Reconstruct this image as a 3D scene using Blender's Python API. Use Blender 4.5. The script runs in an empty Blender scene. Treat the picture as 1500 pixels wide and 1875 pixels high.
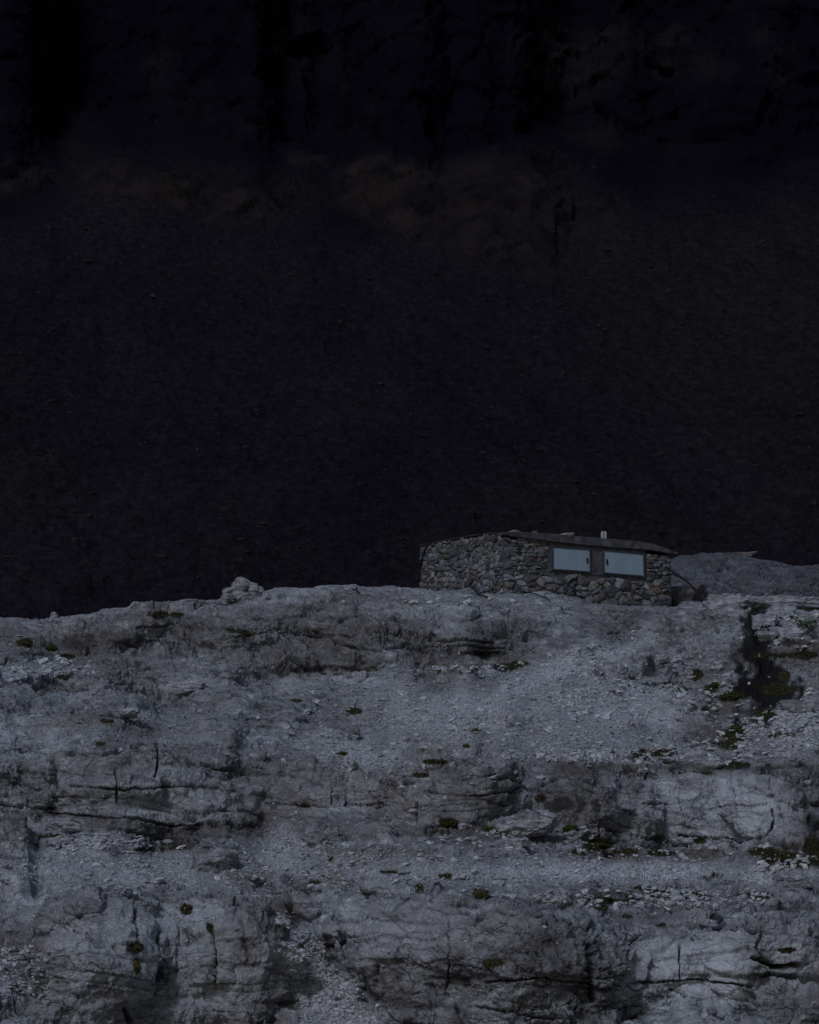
import bpy, math, random
import numpy as np
R = math.radians
random.seed(7)
rng = np.random.default_rng(11)
scene = bpy.context.scene
col = scene.collection

# ------------------------------------------------------------------ camera
F = 4225.0                      # focal length in photo pixels (1500 wide)
PITCH = R(10.5)
cp, sp_ = math.cos(PITCH), math.sin(PITCH)
cam_d = bpy.data.cameras.new('camera')
cam_d.sensor_fit = 'HORIZONTAL'; cam_d.sensor_width = 36; cam_d.lens = 36*F/1500
cam_d.clip_start = 0.5; cam_d.clip_end = 6000
cam = bpy.data.objects.new('camera', cam_d); col.objects.link(cam)
cam.location = (0, 0, 0); cam.rotation_euler = (R(90)+PITCH, 0, 0)
scene.camera = cam

def ray(px, py):
    a = (px-750.0)/F; b = -(py-937.5)/F
    return a, cp - b*sp_, sp_ + b*cp           # x, y, z (a point on the sight line)
def at(px, py, Y):
    x, y, z = ray(px, py)
    k = Y/y
    return np.array([x*k, Y, z*k])
def proj(P):
    x, y, z = P[..., 0], P[..., 1], P[..., 2]
    d = y*cp + z*sp_; u = -y*sp_ + z*cp
    return 750 + F*x/d, 937.5 - F*u/d, d

# ------------------------------------------------------------------ tagging
def tag(o, label=None, cat=None, group=None, kind=None):
    if label: o['label'] = label
    if cat: o['category'] = cat
    if group: o['group'] = group
    if kind: o['kind'] = kind
    return o
def empty(name, loc):
    o = bpy.data.objects.new(name, None); col.objects.link(o)
    o.location = loc; o.empty_display_size = .2
    return o
def mesh_np(name, V, Fc, mat, parent=None, smooth=True, attrs=None, colors=None):
    """Fc: (n,3) or (n,4) int array, or list of arrays"""
    me = bpy.data.meshes.new(name)
    V = np.asarray(V, np.float32)
    if not isinstance(Fc, (list, tuple)): Fc = [Fc]
    Fc = [np.asarray(f, np.int32) for f in Fc if len(f)]
    nl = sum(f.size for f in Fc); nf = sum(len(f) for f in Fc)
    me.vertices.add(len(V)); me.vertices.foreach_set('co', V.ravel())
    me.loops.add(nl); me.polygons.add(nf)
    me.loops.foreach_set('vertex_index', np.concatenate([f.ravel() for f in Fc]))
    tot = np.concatenate([np.full(len(f), f.shape[1], np.int32) for f in Fc])
    st = np.concatenate([[0], np.cumsum(tot)[:-1]]).astype(np.int32)
    me.polygons.foreach_set('loop_start', st)
    me.polygons.foreach_set('use_smooth', np.full(nf, smooth, bool))
    for k, a in (attrs or {}).items():
        at_ = me.attributes.new(k, 'FLOAT', 'POINT')
        at_.data.foreach_set('value', np.asarray(a, np.float32))
    for k, a in (colors or {}).items():
        at_ = me.attributes.new(k, 'FLOAT_COLOR', 'POINT')
        at_.data.foreach_set('color', np.asarray(a, np.float32).ravel())
    me.update(calc_edges=True); me.validate()
    me.materials.append(mat)
    o = bpy.data.objects.new(name, me); col.objects.link(o)
    if parent: o.parent = parent
    return o

# ------------------------------------------------------------------ noise
def _h(i, j, k, s):
    h = (i.astype(np.uint32)*np.uint32(374761393) + j.astype(np.uint32)*np.uint32(668265263)
         + k.astype(np.uint32)*np.uint32(2147483647) + np.uint32((s*1274126177) & 0xffffffff))
    h = (h ^ (h >> np.uint32(13)))*np.uint32(1274126177)
    h ^= h >> np.uint32(16); h *= np.uint32(2246822519); h ^= h >> np.uint32(13)
    return h
def perlin_(P, freq, seed=0):
    P = P*np.asarray(freq, float)
    I = np.floor(P).astype(np.int64); f = (P - I).astype(np.float32); I = I.astype(np.int32)
    w = f*f*f*(f*(f*6-15)+10)
    out = np.zeros(P.shape[:-1], np.float32)
    for a in (0, 1):
        wa = w[..., 0] if a else 1-w[..., 0]
        for b in (0, 1):
            wb = w[..., 1] if b else 1-w[..., 1]
            for c in (0, 1):
                wc = w[..., 2] if c else 1-w[..., 2]
                h = _h(I[..., 0]+a, I[..., 1]+b, I[..., 2]+c, seed)
                gx = (h & np.uint32(1023)).astype(np.float32)/511.5-1
                gy = ((h >> np.uint32(10)) & np.uint32(1023)).astype(np.float32)/511.5-1
                gz = ((h >> np.uint32(20)) & np.uint32(1023)).astype(np.float32)/511.5-1
                out += wa*wb*wc*(gx*(f[..., 0]-a)+gy*(f[..., 1]-b)+gz*(f[..., 2]-c))
    return out*1.5
from concurrent.futures import ThreadPoolExecutor
POOL = ThreadPoolExecutor(4)
def par(fn, P, *a):
    if P.ndim < 3 or P.shape[0] < 64: return fn(P, *a)
    parts = list(POOL.map(lambda c: fn(c, *a), np.array_split(P, 24)))
    if isinstance(parts[0], tuple): return tuple(np.concatenate(q) for q in zip(*parts))
    return np.concatenate(parts)
def perlin(P, freq, seed=0): return par(perlin_, P, freq, seed)
def worley(P, freq, seed=0): return par(worley_, P, freq, seed)
def fbm(P, freq, oct=4, seed=0, gain=.5, ridged=False):
    o = 0; a = 1.; fr = np.asarray(freq, float)
    for i in range(oct):
        n = perlin(P + i*17.3, fr, seed+i*7)
        if ridged: n = 1-2*np.abs(n)
        o = o + a*n; a *= gain; fr = fr*2.03
    return o
def worley_(P, freq, seed=0):
    P = P*np.asarray(freq, float)
    I = np.floor(P).astype(np.int64)
    d1 = np.full(P.shape[:-1], 9., np.float32); d2 = d1.copy(); idv = np.zeros_like(d1); id2 = np.zeros_like(d1)
    for a in (-1, 0, 1):
        for b in (-1, 0, 1):
            for c in (-1, 0, 1):
                X = I[..., 0]+a; Y = I[..., 1]+b; Z = I[..., 2]+c
                h = _h(X, Y, Z, seed)
                qx = X + (h & np.uint32(1023)).astype(np.float32)/1023 - P[..., 0]
                qy = Y + ((h >> np.uint32(10)) & np.uint32(1023)).astype(np.float32)/1023 - P[..., 1]
                qz = Z + ((h >> np.uint32(20)) & np.uint32(1023)).astype(np.float32)/1023 - P[..., 2]
                d = (qx*qx+qy*qy+qz*qz).astype(np.float32)
                hv = ((h*np.uint32(2654435761)) >> np.uint32(16)).astype(np.float32)/65535
                # a plane of random tilt in every cell: faceted blocks
                t = hv + .9*(qx*(((h >> np.uint32(4)) & np.uint32(255)).astype(np.float32)/255-.5)
                             + qz*(((h >> np.uint32(14)) & np.uint32(255)).astype(np.float32)/255-.5)
                             + qy*(((h >> np.uint32(22)) & np.uint32(255)).astype(np.float32)/255-.5))
                m = d < d1
                d2 = np.where(m, d1, np.minimum(d2, d))
                idv = np.where(m, t, idv); d1 = np.where(m, d, d1)
    return np.sqrt(d1), np.sqrt(d2)-np.sqrt(d1), idv
def ss(x, a=0., b=1.):
    t = np.clip((x-a)/(b-a), 0, 1)
    return t*t*(3-2*t)

# ------------------------------------------------------------------ materials
def nt(name):
    m = bpy.data.materials.new(name); m.use_nodes = True
    n = m.node_tree.nodes; l = m.node_tree.links
    b = n['Principled BSDF']; b.inputs['Roughness'].default_value = .92
    b.inputs['Specular IOR Level'].default_value = .25
    return m, n, l, b
def noise_node(n, l, vec, scale, detail=6, rough=.6, stretch=None, dist=0):
    t = n.new('ShaderNodeTexNoise'); t.inputs['Scale'].default_value = scale
    t.inputs['Detail'].default_value = detail; t.inputs['Roughness'].default_value = rough
    t.inputs['Distortion'].default_value = dist
    if stretch:
        mp = n.new('ShaderNodeMapping'); mp.inputs['Scale'].default_value = stretch[:3]
        if len(stretch) > 3: mp.inputs['Rotation'].default_value = stretch[3]
        l.new(vec, mp.inputs[0]); l.new(mp.outputs[0], t.inputs['Vector'])
    else: l.new(vec, t.inputs['Vector'])
    return t.outputs['Fac']
def ramp(n, l, fac, stops):
    r = n.new('ShaderNodeValToRGB'); e = r.color_ramp.elements
    while len(e) > 1: e.remove(e[-1])
    for i, (p, c) in enumerate(stops):
        q = e[0] if i == 0 else e.new(p)
        q.position = p; q.color = (*c, 1) if len(c) == 3 else c
    l.new(fac, r.inputs[0]); return r.outputs[0]
def mix(n, l, fac, a, b, mode='MIX'):
    m = n.new('ShaderNodeMix'); m.data_type = 'RGBA'; m.blend_type = mode
    for s, v in ((m.inputs[0], fac), (m.inputs[6], a), (m.inputs[7], b)):
        if isinstance(v, (int, float)): s.default_value = v
        elif isinstance(v, tuple): s.default_value = (*v, 1)
        else: l.new(v, s)
    return m.outputs[2]
def math_(n, l, op, a, b=0., clamp=False):
    m = n.new('ShaderNodeMath'); m.operation = op; m.use_clamp = clamp
    for s, v in ((m.inputs[0], a), (m.inputs[1], b)):
        if isinstance(v, (int, float)): s.default_value = v
        else: l.new(v, s)
    return m.outputs[0]
def attr(n, name):
    a = n.new('ShaderNodeAttribute'); a.attribute_name = name; return a
def bump(n, l, b, h, dist, strength=1.):
    k = n.new('ShaderNodeBump'); k.inputs['Distance'].default_value = dist; k.inputs['Strength'].default_value = strength
    l.new(h, k.inputs['Height']); l.new(k.outputs[0], b.inputs['Normal'])

def limestone(name, tint=(1, 1, 1), masks=True):
    m, n, l, b = nt(name)
    v = n.new('ShaderNodeTexCoord').outputs['Object']
    big = noise_node(n, l, v, .35, 5, .6)
    c = ramp(n, l, big, [(.30, (.22, .205, .20)), (.45, (.29, .28, .28)), (.56, (.345, .345, .35)), (.68, (.41, .42, .435))])
    mid = noise_node(n, l, v, 2.2, 8, .68, (1, 1, 1.7))
    c = mix(n, l, .75, c, ramp(n, l, mid, [(.3, (.42, .40, .39)), (.5, (.82, .83, .84)), (.66, (1.25, 1.27, 1.28))]), 'MULTIPLY')
    warm = noise_node(n, l, v, 1.1, 6, .6)
    c = mix(n, l, ramp(n, l, warm, [(.52, (0, 0, 0)), (.7, (.55, .55, .55))]), c, (.27, .225, .20))
    # fine fluting running down the faces, and speckle
    flute = noise_node(n, l, v, 8, 7, .75, (1.2, 1.2, .6), .3)
    c = mix(n, l, .55, c, ramp(n, l, flute, [(.33, (.5, .49, .48)), (.5, (.92, .93, .94)), (.66, (1.22, 1.23, 1.25))]), 'MULTIPLY')
    fine = noise_node(n, l, v, 30, 4, .75)
    vc = n.new('ShaderNodeTexVoronoi'); vc.inputs['Scale'].default_value = 8.; vc.distance = 'MANHATTAN'
    wn = n.new('ShaderNodeTexNoise'); wn.inputs['Scale'].default_value = 9.; wn.inputs['Detail'].default_value = 4; l.new(v, wn.inputs['Vector'])
    wa = n.new('ShaderNodeVectorMath'); wa.operation = 'MULTIPLY_ADD'; l.new(wn.outputs['Color'], wa.inputs[0]); wa.inputs[1].default_value = (.25, .25, .25); l.new(v, wa.inputs[2])
    l.new(wa.outputs[0], vc.inputs['Vector'])
    sepc = n.new('ShaderNodeSeparateColor'); l.new(vc.outputs['Color'], sepc.inputs[0]); chip = sepc.outputs[0]
    c = mix(n, l, .55, c, ramp(n, l, chip, [(.0, (.55, .54, .53)), (.5, (.95, .95, .95)), (1., (1.45, 1.46, 1.48))]), 'MULTIPLY')
    pit = noise_node(n, l, v, 5.5, 5, .75, (1, 1, 1.3), 1.2)
    c = mix(n, l, ramp(n, l, pit, [(.60, (0, 0, 0)), (.68, (.6, .6, .6))]), c, (.05, .045, .042))
    lich = noise_node(n, l, v, 3.6, 6, .7)
    c = mix(n, l, ramp(n, l, lich, [(.60, (0, 0, 0)), (.68, (.55, .55, .55))]), c, (.33, .34, .345))
    c = mix(n, l, .6, c, ramp(n, l, fine, [(.32, (.45, .44, .43)), (.5, (.93, .93, .93)), (.68, (1.4, 1.4, 1.42))]), 'MULTIPLY')
    # thin dark joints
    vo = n.new('ShaderNodeTexVoronoi'); vo.feature = 'DISTANCE_TO_EDGE'; vo.inputs['Scale'].default_value = 1.1
    wv = n.new('ShaderNodeTexNoise'); wv.inputs['Scale'].default_value = 2.2; wv.inputs['Detail'].default_value = 6
    l.new(v, wv.inputs['Vector'])
    mp = n.new('ShaderNodeMapping'); mp.inputs['Scale'].default_value = (.7, .7, 1.9); l.new(v, mp.inputs[0])
    add = n.new('ShaderNodeVectorMath'); add.operation = 'ADD'
    l.new(mp.outputs[0], add.inputs[0]); l.new(wv.outputs['Color'], add.inputs[1])
    l.new(add.outputs[0], vo.inputs['Vector'])
    gate = noise_node(n, l, v, .9, 3, .6)
    vo2 = n.new('ShaderNodeTexVoronoi'); vo2.feature = 'DISTANCE_TO_EDGE'; vo2.inputs['Scale'].default_value = 1.6
    mp2 = n.new('ShaderNodeMapping'); mp2.inputs['Scale'].default_value = (.55, .55, 3.6); l.new(v, mp2.inputs[0])
    add2 = n.new('ShaderNodeVectorMath'); add2.operation = 'MULTIPLY_ADD'; l.new(wv.outputs['Color'], add2.inputs[0]); add2.inputs[1].default_value = (.8, .8, .8); l.new(mp2.outputs[0], add2.inputs[2])
    l.new(add2.outputs[0], vo2.inputs['Vector'])
    gate2 = noise_node(n, l, v, 1.3, 4, .65)
    jl2 = math_(n, l, 'MULTIPLY', ramp(n, l, vo2.outputs['Distance'], [(0, (1, 1, 1)), (.035, (0, 0, 0))]), ramp(n, l, gate2, [(.46, (0, 0, 0)), (.52, (.95, .95, .95))]))
    c = mix(n, l, jl2, c, (.03, .027, .026))
    jl = math_(n, l, 'MULTIPLY', ramp(n, l, vo.outputs['Distance'], [(0, (1, 1, 1)), (.022, (0, 0, 0))]),
               ramp(n, l, gate, [(.45, (0, 0, 0)), (.52, (.9, .9, .9))]))
    c = mix(n, l, jl, c, (.035, .032, .03))
    h = math_(n, l, 'ADD', math_(n, l, 'MULTIPLY', flute, .9), math_(n, l, 'MULTIPLY', fine, .5))
    h = math_(n, l, 'ADD', h, math_(n, l, 'MULTIPLY', mid, .9))
    h = math_(n, l, 'SUBTRACT', h, math_(n, l, 'MULTIPLY', jl, .5))
    h = math_(n, l, 'ADD', h, math_(n, l, 'MULTIPLY', chip, .22))
    h = math_(n, l, 'SUBTRACT', h, math_(n, l, 'MULTIPLY', pit, .5))
    if masks:
        g = attr(n, 'gravel').outputs['Fac']
        gn = noise_node(n, l, v, 16, 5, .8, (1, 1, 1.6))
        gc = ramp(n, l, gn, [(.30, (.13, .125, .125)), (.44, (.23, .225, .23)), (.56, (.32, .32, .33)), (.70, (.39, .395, .41))])
        c = mix(n, l, math_(n, l, 'MULTIPLY', g, .75), c, gc)
        soil = noise_node(n, l, v, .8, 6, .65, (1, .5, 1))
        c = mix(n, l, math_(n, l, 'MULTIPLY', attr(n, 'soil').outputs['Fac'], ramp(n, l, soil, [(.36, (0, 0, 0)), (.52, (.85, .85, .85))])), c, mix(n, l, .8, (.10, .085, .078), ramp(n, l, fine, [(.3, (.4, .4, .4)), (.65, (1.7, 1.7, 1.7))]), 'MULTIPLY'))
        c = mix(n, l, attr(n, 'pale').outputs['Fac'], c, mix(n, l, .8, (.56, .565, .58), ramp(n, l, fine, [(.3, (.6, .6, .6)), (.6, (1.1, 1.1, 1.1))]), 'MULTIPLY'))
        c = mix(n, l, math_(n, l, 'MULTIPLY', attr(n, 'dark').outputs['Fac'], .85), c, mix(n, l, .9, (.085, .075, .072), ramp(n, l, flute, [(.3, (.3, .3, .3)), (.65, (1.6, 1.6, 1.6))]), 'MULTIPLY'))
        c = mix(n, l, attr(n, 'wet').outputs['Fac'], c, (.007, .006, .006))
        c = mix(n, l, attr(n, 'mossy').outputs['Fac'], c, ramp(n, l, fine, [(.3, (.008, .009, .004)), (.7, (.032, .034, .012))]))
    c = mix(n, l, 1., c, tuple(2.12*t for t in tint), 'MULTIPLY')
    l.new(c, b.inputs['Base Color'])
    bump(n, l, b, h, .16, .9)
    return m
M_ROCK = limestone('weathered_limestone')
M_PALE = limestone('pale_limestone', (1.12, 1.12, 1.15), False)
M_ROCKLESS = limestone('cairn_limestone', (1., 1., 1.02), False)
M_GREY = limestone('grey_limestone', (.9, .9, .92), False)
M_BROWN = limestone('brown_limestone', (.46, .42, .405), False)
M_TAN = limestone('tan_limestone', (.95, .88, .76), False)

def stone_color_mat(name, rough=.92, bmp=.02, mott=8.):
    m, n, l, b = nt(name)
    v = n.new('ShaderNodeTexCoord').outputs['Object']
    a = attr(n, 'tone').outputs['Color']
    f = noise_node(n, l, v, mott, 6, .7)
    c = mix(n, l, .8, a, ramp(n, l, f, [(.3, (.45, .44, .43)), (.5, (.95, .95, .95)), (.7, (1.35, 1.35, 1.35))]), 'MULTIPLY')
    l.new(c, b.inputs['Base Color']); bump(n, l, b, f, bmp)
    return m
M_SCREE = stone_color_mat('scree_stones', mott=14)
M_MASON = stone_color_mat('masonry_stones', mott=9)

def dark_mountain():
    m, n, l, b = nt('dark_mountain_rock')
    b.inputs['Specular IOR Level'].default_value = .0
    v = n.new('ShaderNodeTexCoord').outputs['Object']
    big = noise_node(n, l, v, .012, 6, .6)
    c = ramp(n, l, big, [(.3, (.015, .013, .021)), (.45, (.0185, .0155, .021)), (.55, (.022, .018, .020)), (.7, (.026, .0215, .0195))])  # blue lift of the distance put into the rock colour in place of haze
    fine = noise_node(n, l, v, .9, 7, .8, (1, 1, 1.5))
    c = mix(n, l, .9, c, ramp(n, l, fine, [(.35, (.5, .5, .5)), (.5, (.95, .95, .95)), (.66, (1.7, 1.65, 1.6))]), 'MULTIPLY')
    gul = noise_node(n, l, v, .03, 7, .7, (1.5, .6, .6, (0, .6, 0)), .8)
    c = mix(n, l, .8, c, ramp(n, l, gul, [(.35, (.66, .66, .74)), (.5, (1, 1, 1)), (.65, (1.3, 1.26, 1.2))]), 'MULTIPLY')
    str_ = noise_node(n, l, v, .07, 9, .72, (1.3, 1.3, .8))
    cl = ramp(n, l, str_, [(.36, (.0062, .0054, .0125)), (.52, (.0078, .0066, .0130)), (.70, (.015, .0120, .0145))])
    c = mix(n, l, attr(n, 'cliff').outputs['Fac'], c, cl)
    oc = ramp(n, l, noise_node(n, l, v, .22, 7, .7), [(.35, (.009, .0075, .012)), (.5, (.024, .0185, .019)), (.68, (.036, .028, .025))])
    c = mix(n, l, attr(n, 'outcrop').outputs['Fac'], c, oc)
    l.new(c, b.inputs['Base Color'])
    bump(n, l, b, fine, .8, .6)
    return m
M_MTN = dark_mountain()

def simple(name, c1, c2, scale=20, rough=.8, bmp=.0, stretch=None, metal=0., lo=.35, hi=.65):
    m, n, l, b = nt(name)
    v = n.new('ShaderNodeTexCoord').outputs['Object']
    f = noise_node(n, l, v, scale, 6, .65, stretch)
    l.new(ramp(n, l, f, [(lo, c1), (hi, c2)]), b.inputs['Base Color'])
    b.inputs['Roughness'].default_value = rough; b.inputs['Metallic'].default_value = metal
    if bmp: bump(n, l, b, f, bmp)
    return m
M_MOSS = simple('moss', (.016, .019, .006), (.075, .080, .018), 30, .95, .02)
M_MOSSB = simple('dry_moss', (.035, .030, .010), (.12, .095, .030), 26, .95, .02)
M_MORTAR = simple('mortar', (.06, .058, .062), (.13, .127, .135), 12, .95, .02)
M_CONC = simple('grey_concrete', (.04, .038, .042), (.135, .128, .135), 4.5, .9, .03)
M_SHUT = simple('painted_shutter', (.26, .33, .38), (.31, .39, .445), 3.0, .5, 0, (1, 1, .35))
M_FRAME = simple('shutter_frame', (.035, .045, .05), (.06, .075, .08), 6, .7)
M_BLACK = simple('black_rubber', (.004, .004, .005), (.008, .008, .01), 8, .6)
M_PIPE = simple('pale_pipe', (.34, .33, .34), (.46, .45, .46), 10, .7)
M_TWIG = simple('heather_twigs', (.018, .012, .010), (.05, .03, .022), 20, .9)
M_LEAF = simple('green_leaves', (.02, .045, .015), (.05, .10, .03), 20, .8)

# ------------------------------------------------------------------ near rock slope
def poly_band(PX, PY, pts, edge=10., lat=18., warp=0):
    p = np.array(pts, float)
    yt = np.interp(PX, p[:, 0], p[:, 1]) + warp; yb = np.interp(PX, p[:, 0], p[:, 2]) + warp
    m = ss(PY, yt-edge*.3, yt+edge*.7)*(1-ss(PY, yb-edge*.5, yb+edge*.5))
    return m*ss(PX, p[0, 0]-lat, p[0, 0]+lat)*(1-ss(PX, p[-1, 0]-lat, p[-1, 0]+lat))
def blob(PX, PY, b, nz=0, soft=.35):
    cx, cy, rx, ry = b[:4]; s = b[4] if len(b) > 4 else 1.; rot = R(b[5]) if len(b) > 5 else 0
    dx, dy = PX-cx, PY-cy
    u = (dx*math.cos(rot)+dy*math.sin(rot))/rx; v = (-dx*math.sin(rot)+dy*math.cos(rot))/ry
    return s*ss(1-np.sqrt(u*u+v*v)+nz, -soft*.5, soft)
def blobs(PX, PY, L, nz=0, soft=.35):
    o = np.zeros_like(PX)
    for b in L: o = np.maximum(o, blob(PX, PY, b, nz, soft))
    return o
def line_mask(PX, PY, pts, w):
    o = np.zeros_like(PX)
    for (x0, y0), (x1, y1) in zip(pts[:-1], pts[1:]):
        dx, dy = x1-x0, y1-y0; L2 = dx*dx+dy*dy
        sel = (PX > min(x0, x1)-4*w) & (PX < max(x0, x1)+4*w) & (PY > min(y0, y1)-4*w) & (PY < max(y0, y1)+4*w)
        t = np.clip(((PX[sel]-x0)*dx+(PY[sel]-y0)*dy)/L2, 0, 1)
        d = np.hypot(PX[sel]-x0-t*dx, PY[sel]-y0-t*dy)
        o[sel] = np.maximum(o[sel], 1-ss(d, w*.3, w))
    return o

RISERS = [
 [(60,1160,1185),(130,1150,1200),(280,1140,1195),(380,1150,1190)],
 [(240,1104,1125),(400,1100,1120),(520,1108,1128),(860,1103,1130),(1000,1098,1130)],
 [(300,1150,1195),(450,1150,1205),(600,1140,1180),(760,1160,1200),(950,1150,1208),(1060,1122,1200)],
 [(480,1182,1215),(560,1192,1245),(640,1186,1250),(760,1206,1247),(830,1210,1237)],
 [(-60,1245,1268),(80,1240,1272),(240,1240,1278),(400,1225,1264),(560,1218,1240)],
 [(-200,1400,1530),(0,1395,1505),(100,1400,1500),(130,1395,1530),(250,1390,1545),(400,1400,1560),(440,1410,1545)],
 [(440,1400,1480),(520,1412,1512),(620,1400,1515),(700,1402,1490),(740,1420,1470)],
 [(750,1400,1500),(850,1420,1510),(950,1405,1500),(1000,1400,1530),(1100,1400,1545),(1250,1420,1570),(1400,1450,1562),(1480,1480,1556)],
 [(1350,1405,1450),(1440,1410,1480),(1700,1420,1520)],
 [(1090,1116,1142),(1200,1115,1160),(1330,1120,1166)],
 [(1250,1170,1235),(1370,1168,1240),(1480,1180,1218),(1700,1190,1230)],
 [(1090,1215,1255),(1180,1210,1260),(1250,1235,1270)],
 [(1265,1240,1262),(1380,1242,1280)],
 [(1195,1285,1320),(1240,1280,1335),(1300,1290,1330)],
 [(-200,1545,1640),(0,1540,1640),(62,1550,1625)],
 [(70,1700,1920),(110,1660,1920),(230,1635,1920),(340,1628,1920),(430,1660,1910),(490,1720,1870),(560,1800,1860)],
 [(520,1642,1735),(600,1625,1800),(690,1632,1920),(900,1665,1920),(1000,1685,1920),(1110,1700,1880)],
 [(1112,1716,1850),(1180,1702,1860),(1300,1702,1860),(1385,1765,1850)],
 [(1350,1692,1860),(1420,1702,1860),(1700,1700,1900)],
]
SKY = np.array([(-700,1180),(-200,1140),(0,1131),(80,1132),(120,1129),(170,1123),(190,1116),(232,1113),(246,1102),(300,1102),(400,1098),
 (415,1090),(480,1084),(497,1080),(505,1075),(560,1076),(610,1073),(650,1073),(655,1077),(720,1074),(770,1077),(800,1081),(862,1077),(880,1088),(918,1086),(960,1087),
 (1000,1090),(1090,1105),(1160,1108),(1230,1111),(1262,1110),(1290,1103),(1340,1097),(1410,1092),(1450,1094),(1500,1100),(1700,1110),(2200,1130)], float)
YSKY = np.array([(-700,50),(0,54),(500,58),(770,60.5),(918,61.2),(1228,63.6),(1300,63.2),(1500,62.5),(2200,60)], float)

X0, X1 = -560., 2060.
xs = np.concatenate([np.linspace(X0, -40, 110, endpoint=False), np.linspace(-40, 1540, 1400, endpoint=False), np.linspace(1540, X1, 110)])
NR = 820
tt = np.linspace(0, 1, NR)
sky = np.interp(xs, SKY[:, 0], SKY[:, 1])
PX = np.repeat(xs[None], NR, 0)
YB = 2040.
# rows run from the crest (0) to below the frame (1), a little denser near the crest
tt2 = tt**1.12
PY = sky[None]*(1-tt2[:, None]) + YB*tt2[:, None]
wp = np.stack([PX/260, PY/260, PX*0+.5], -1)
W1 = fbm(wp, 1., 3, 5)
steep = np.zeros_like(PX)
for r in RISERS:
    steep = np.maximum(steep, poly_band(PX, PY, r, 9, 22, W1*6))
steep = np.maximum(steep, .6*ss(fbm(wp, (2.2, 5.5, 1), 4, 31), .15, .5))
steep *= 1-.85*np.maximum(blob(PX, PY, (590,1820,46,120,1,-32), W1*.3, .5), blob(PX, PY, (640,1890,75,50), W1*.3, .5))
_, ry_, rz_ = ray(PX, PY)
te = rz_/ry_
tanS = .33 + te*.35 + W1*.02
g = (1-steep)/(np.maximum(tanS-te, .13)) + steep/(2.6)
def blur(A, nx, ny):
    for ax, k in ((1, nx), (0, ny)):
        if k < 1: continue
        for _ in range(2):
            pad = [(0, 0), (0, 0)]; pad[ax] = (k+1, k)
            C = np.cumsum(np.pad(A, pad, mode='edge'), axis=ax)
            A = (C[:, 2*k+1:]-C[:, :-2*k-1])/(2*k+1) if ax else (C[2*k+1:]-C[:-2*k-1])/(2*k+1)
    return A
dte = np.diff(te, axis=0)                         # negative going down
inc = -(g[1:]+g[:-1])*.5*dte
lnY = np.concatenate([np.zeros((1, len(xs))), np.cumsum(inc, 0)], 0)
ytop = np.interp(xs, YSKY[:, 0], YSKY[:, 1])
ybot = 27.5 + 1.2*np.sin(xs/260.)
tot = lnY[-1]
lnY = np.log(ytop)[None] - lnY*(np.log(ytop/ybot)/tot)[None]
lnY = blur(lnY, 26, 2)
wide = blur(lnY, 150, 0); det = lnY-wide
lnY = wide + .013*np.tanh(det/.013)
lnY[0] = np.log(ytop)
Yd = np.exp(lnY)
x_, y_, z_ = ray(PX, PY)
P = np.stack([x_*Yd/y_, Yd, z_*Yd/y_], -1)

def normals(P):
    a = np.gradient(P, axis=1); b = np.gradient(P, axis=0)
    n = np.cross(a, b); n /= np.linalg.norm(n, axis=-1, keepdims=True)+1e-9
    s = np.sign(n[..., 2:3]*.5 - n[..., 1:2]); s[s == 0] = 1
    return n*s
PXs = PX
rockm = blur(ss(steep, .1, .6), 4, 3)
GRAV = [(820,1300,190,62),(1110,1280,120,80),(1010,1350,230,30),(640,1370,110,40),(300,1595,230,38),(1080,1598,420,30),(640,1585,180,35),
        (520,1560,60,60),(600,1830,55,130,1,-32),(630,1880,80,50),(1450,1340,120,60),(1010,1235,190,30,1,-24),(1150,1185,70,14,.8,-20),(60,1222,90,14,.6),(1100,1385,250,14)]
gnz = fbm(wp, 3., 4, 77)*.35
grav0 = np.maximum(blobs(PX, PY, GRAV, gnz, .5), .12*(1-rockm)*ss(W1, -.2, .4))
amp_rock = np.clip(.45+.7*rockm, 0, 1)*(1-.82*grav0*(1-rockm*.6))
# keep the ground calm under and in front of the hut
calm = ss(PX, 740, 790)*(1-ss(PX, 1240, 1300))*(1-ss(PY, 1100, 1140))
amp_rock *= 1-.8*calm
edge_damp = ss(PY-sky[None], 0, 16)*.8+.2

N0 = normals(np.stack([blur(P[..., i], 5, 4) for i in range(3)], -1))
def beds(P, h, w, seed, tilt=.07, warp=.3):
    zl = P[..., 2]+tilt*P[..., 0]+.05*P[..., 1]+warp*fbm(P, (.22, .22, .3), 3, seed)+.10*h*fbm(P, .55/h, 3, seed+1)
    t = zl/h; t = t+.32*np.sin(t*2.1+seed)          # beds of uneven thickness
    Lr = np.floor(t); fz = t-Lr
    hv = (_h(Lr.astype(np.int64), Lr.astype(np.int64)*0+seed, Lr.astype(np.int64)*0, seed) & np.uint32(65535)).astype(np.float32)/65535
    u = (P[..., 0]+.35*P[..., 1])/(w*(.6+.9*hv))+hv*17.3+.12*fbm(P, .64/h, 3, seed+3)+.25*(fz-.5)*(hv-.5)
    Cu = np.floor(u); fu = u-Cu
    hb = _h(Lr.astype(np.int64), Cu.astype(np.int64), Lr.astype(np.int64)*0+3, seed+5)
    r1 = (hb & np.uint32(1023)).astype(np.float32)/1023; r2 = ((hb >> np.uint32(10)) & np.uint32(1023)).astype(np.float32)/1023; r3 = ((hb >> np.uint32(20)) & np.uint32(1023)).astype(np.float32)/1023
    ez = np.minimum(fz, 1-fz)*h*.8; eu = np.minimum(fu, 1-fu)*w*(.6+.9*hv)
    off = (r1-.5)+(r2-.5)*(fu-.5)*.9+(r3-.3)*(fz-.5)*.5+(hv-.5)*.7
    return off, ez, eu
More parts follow.
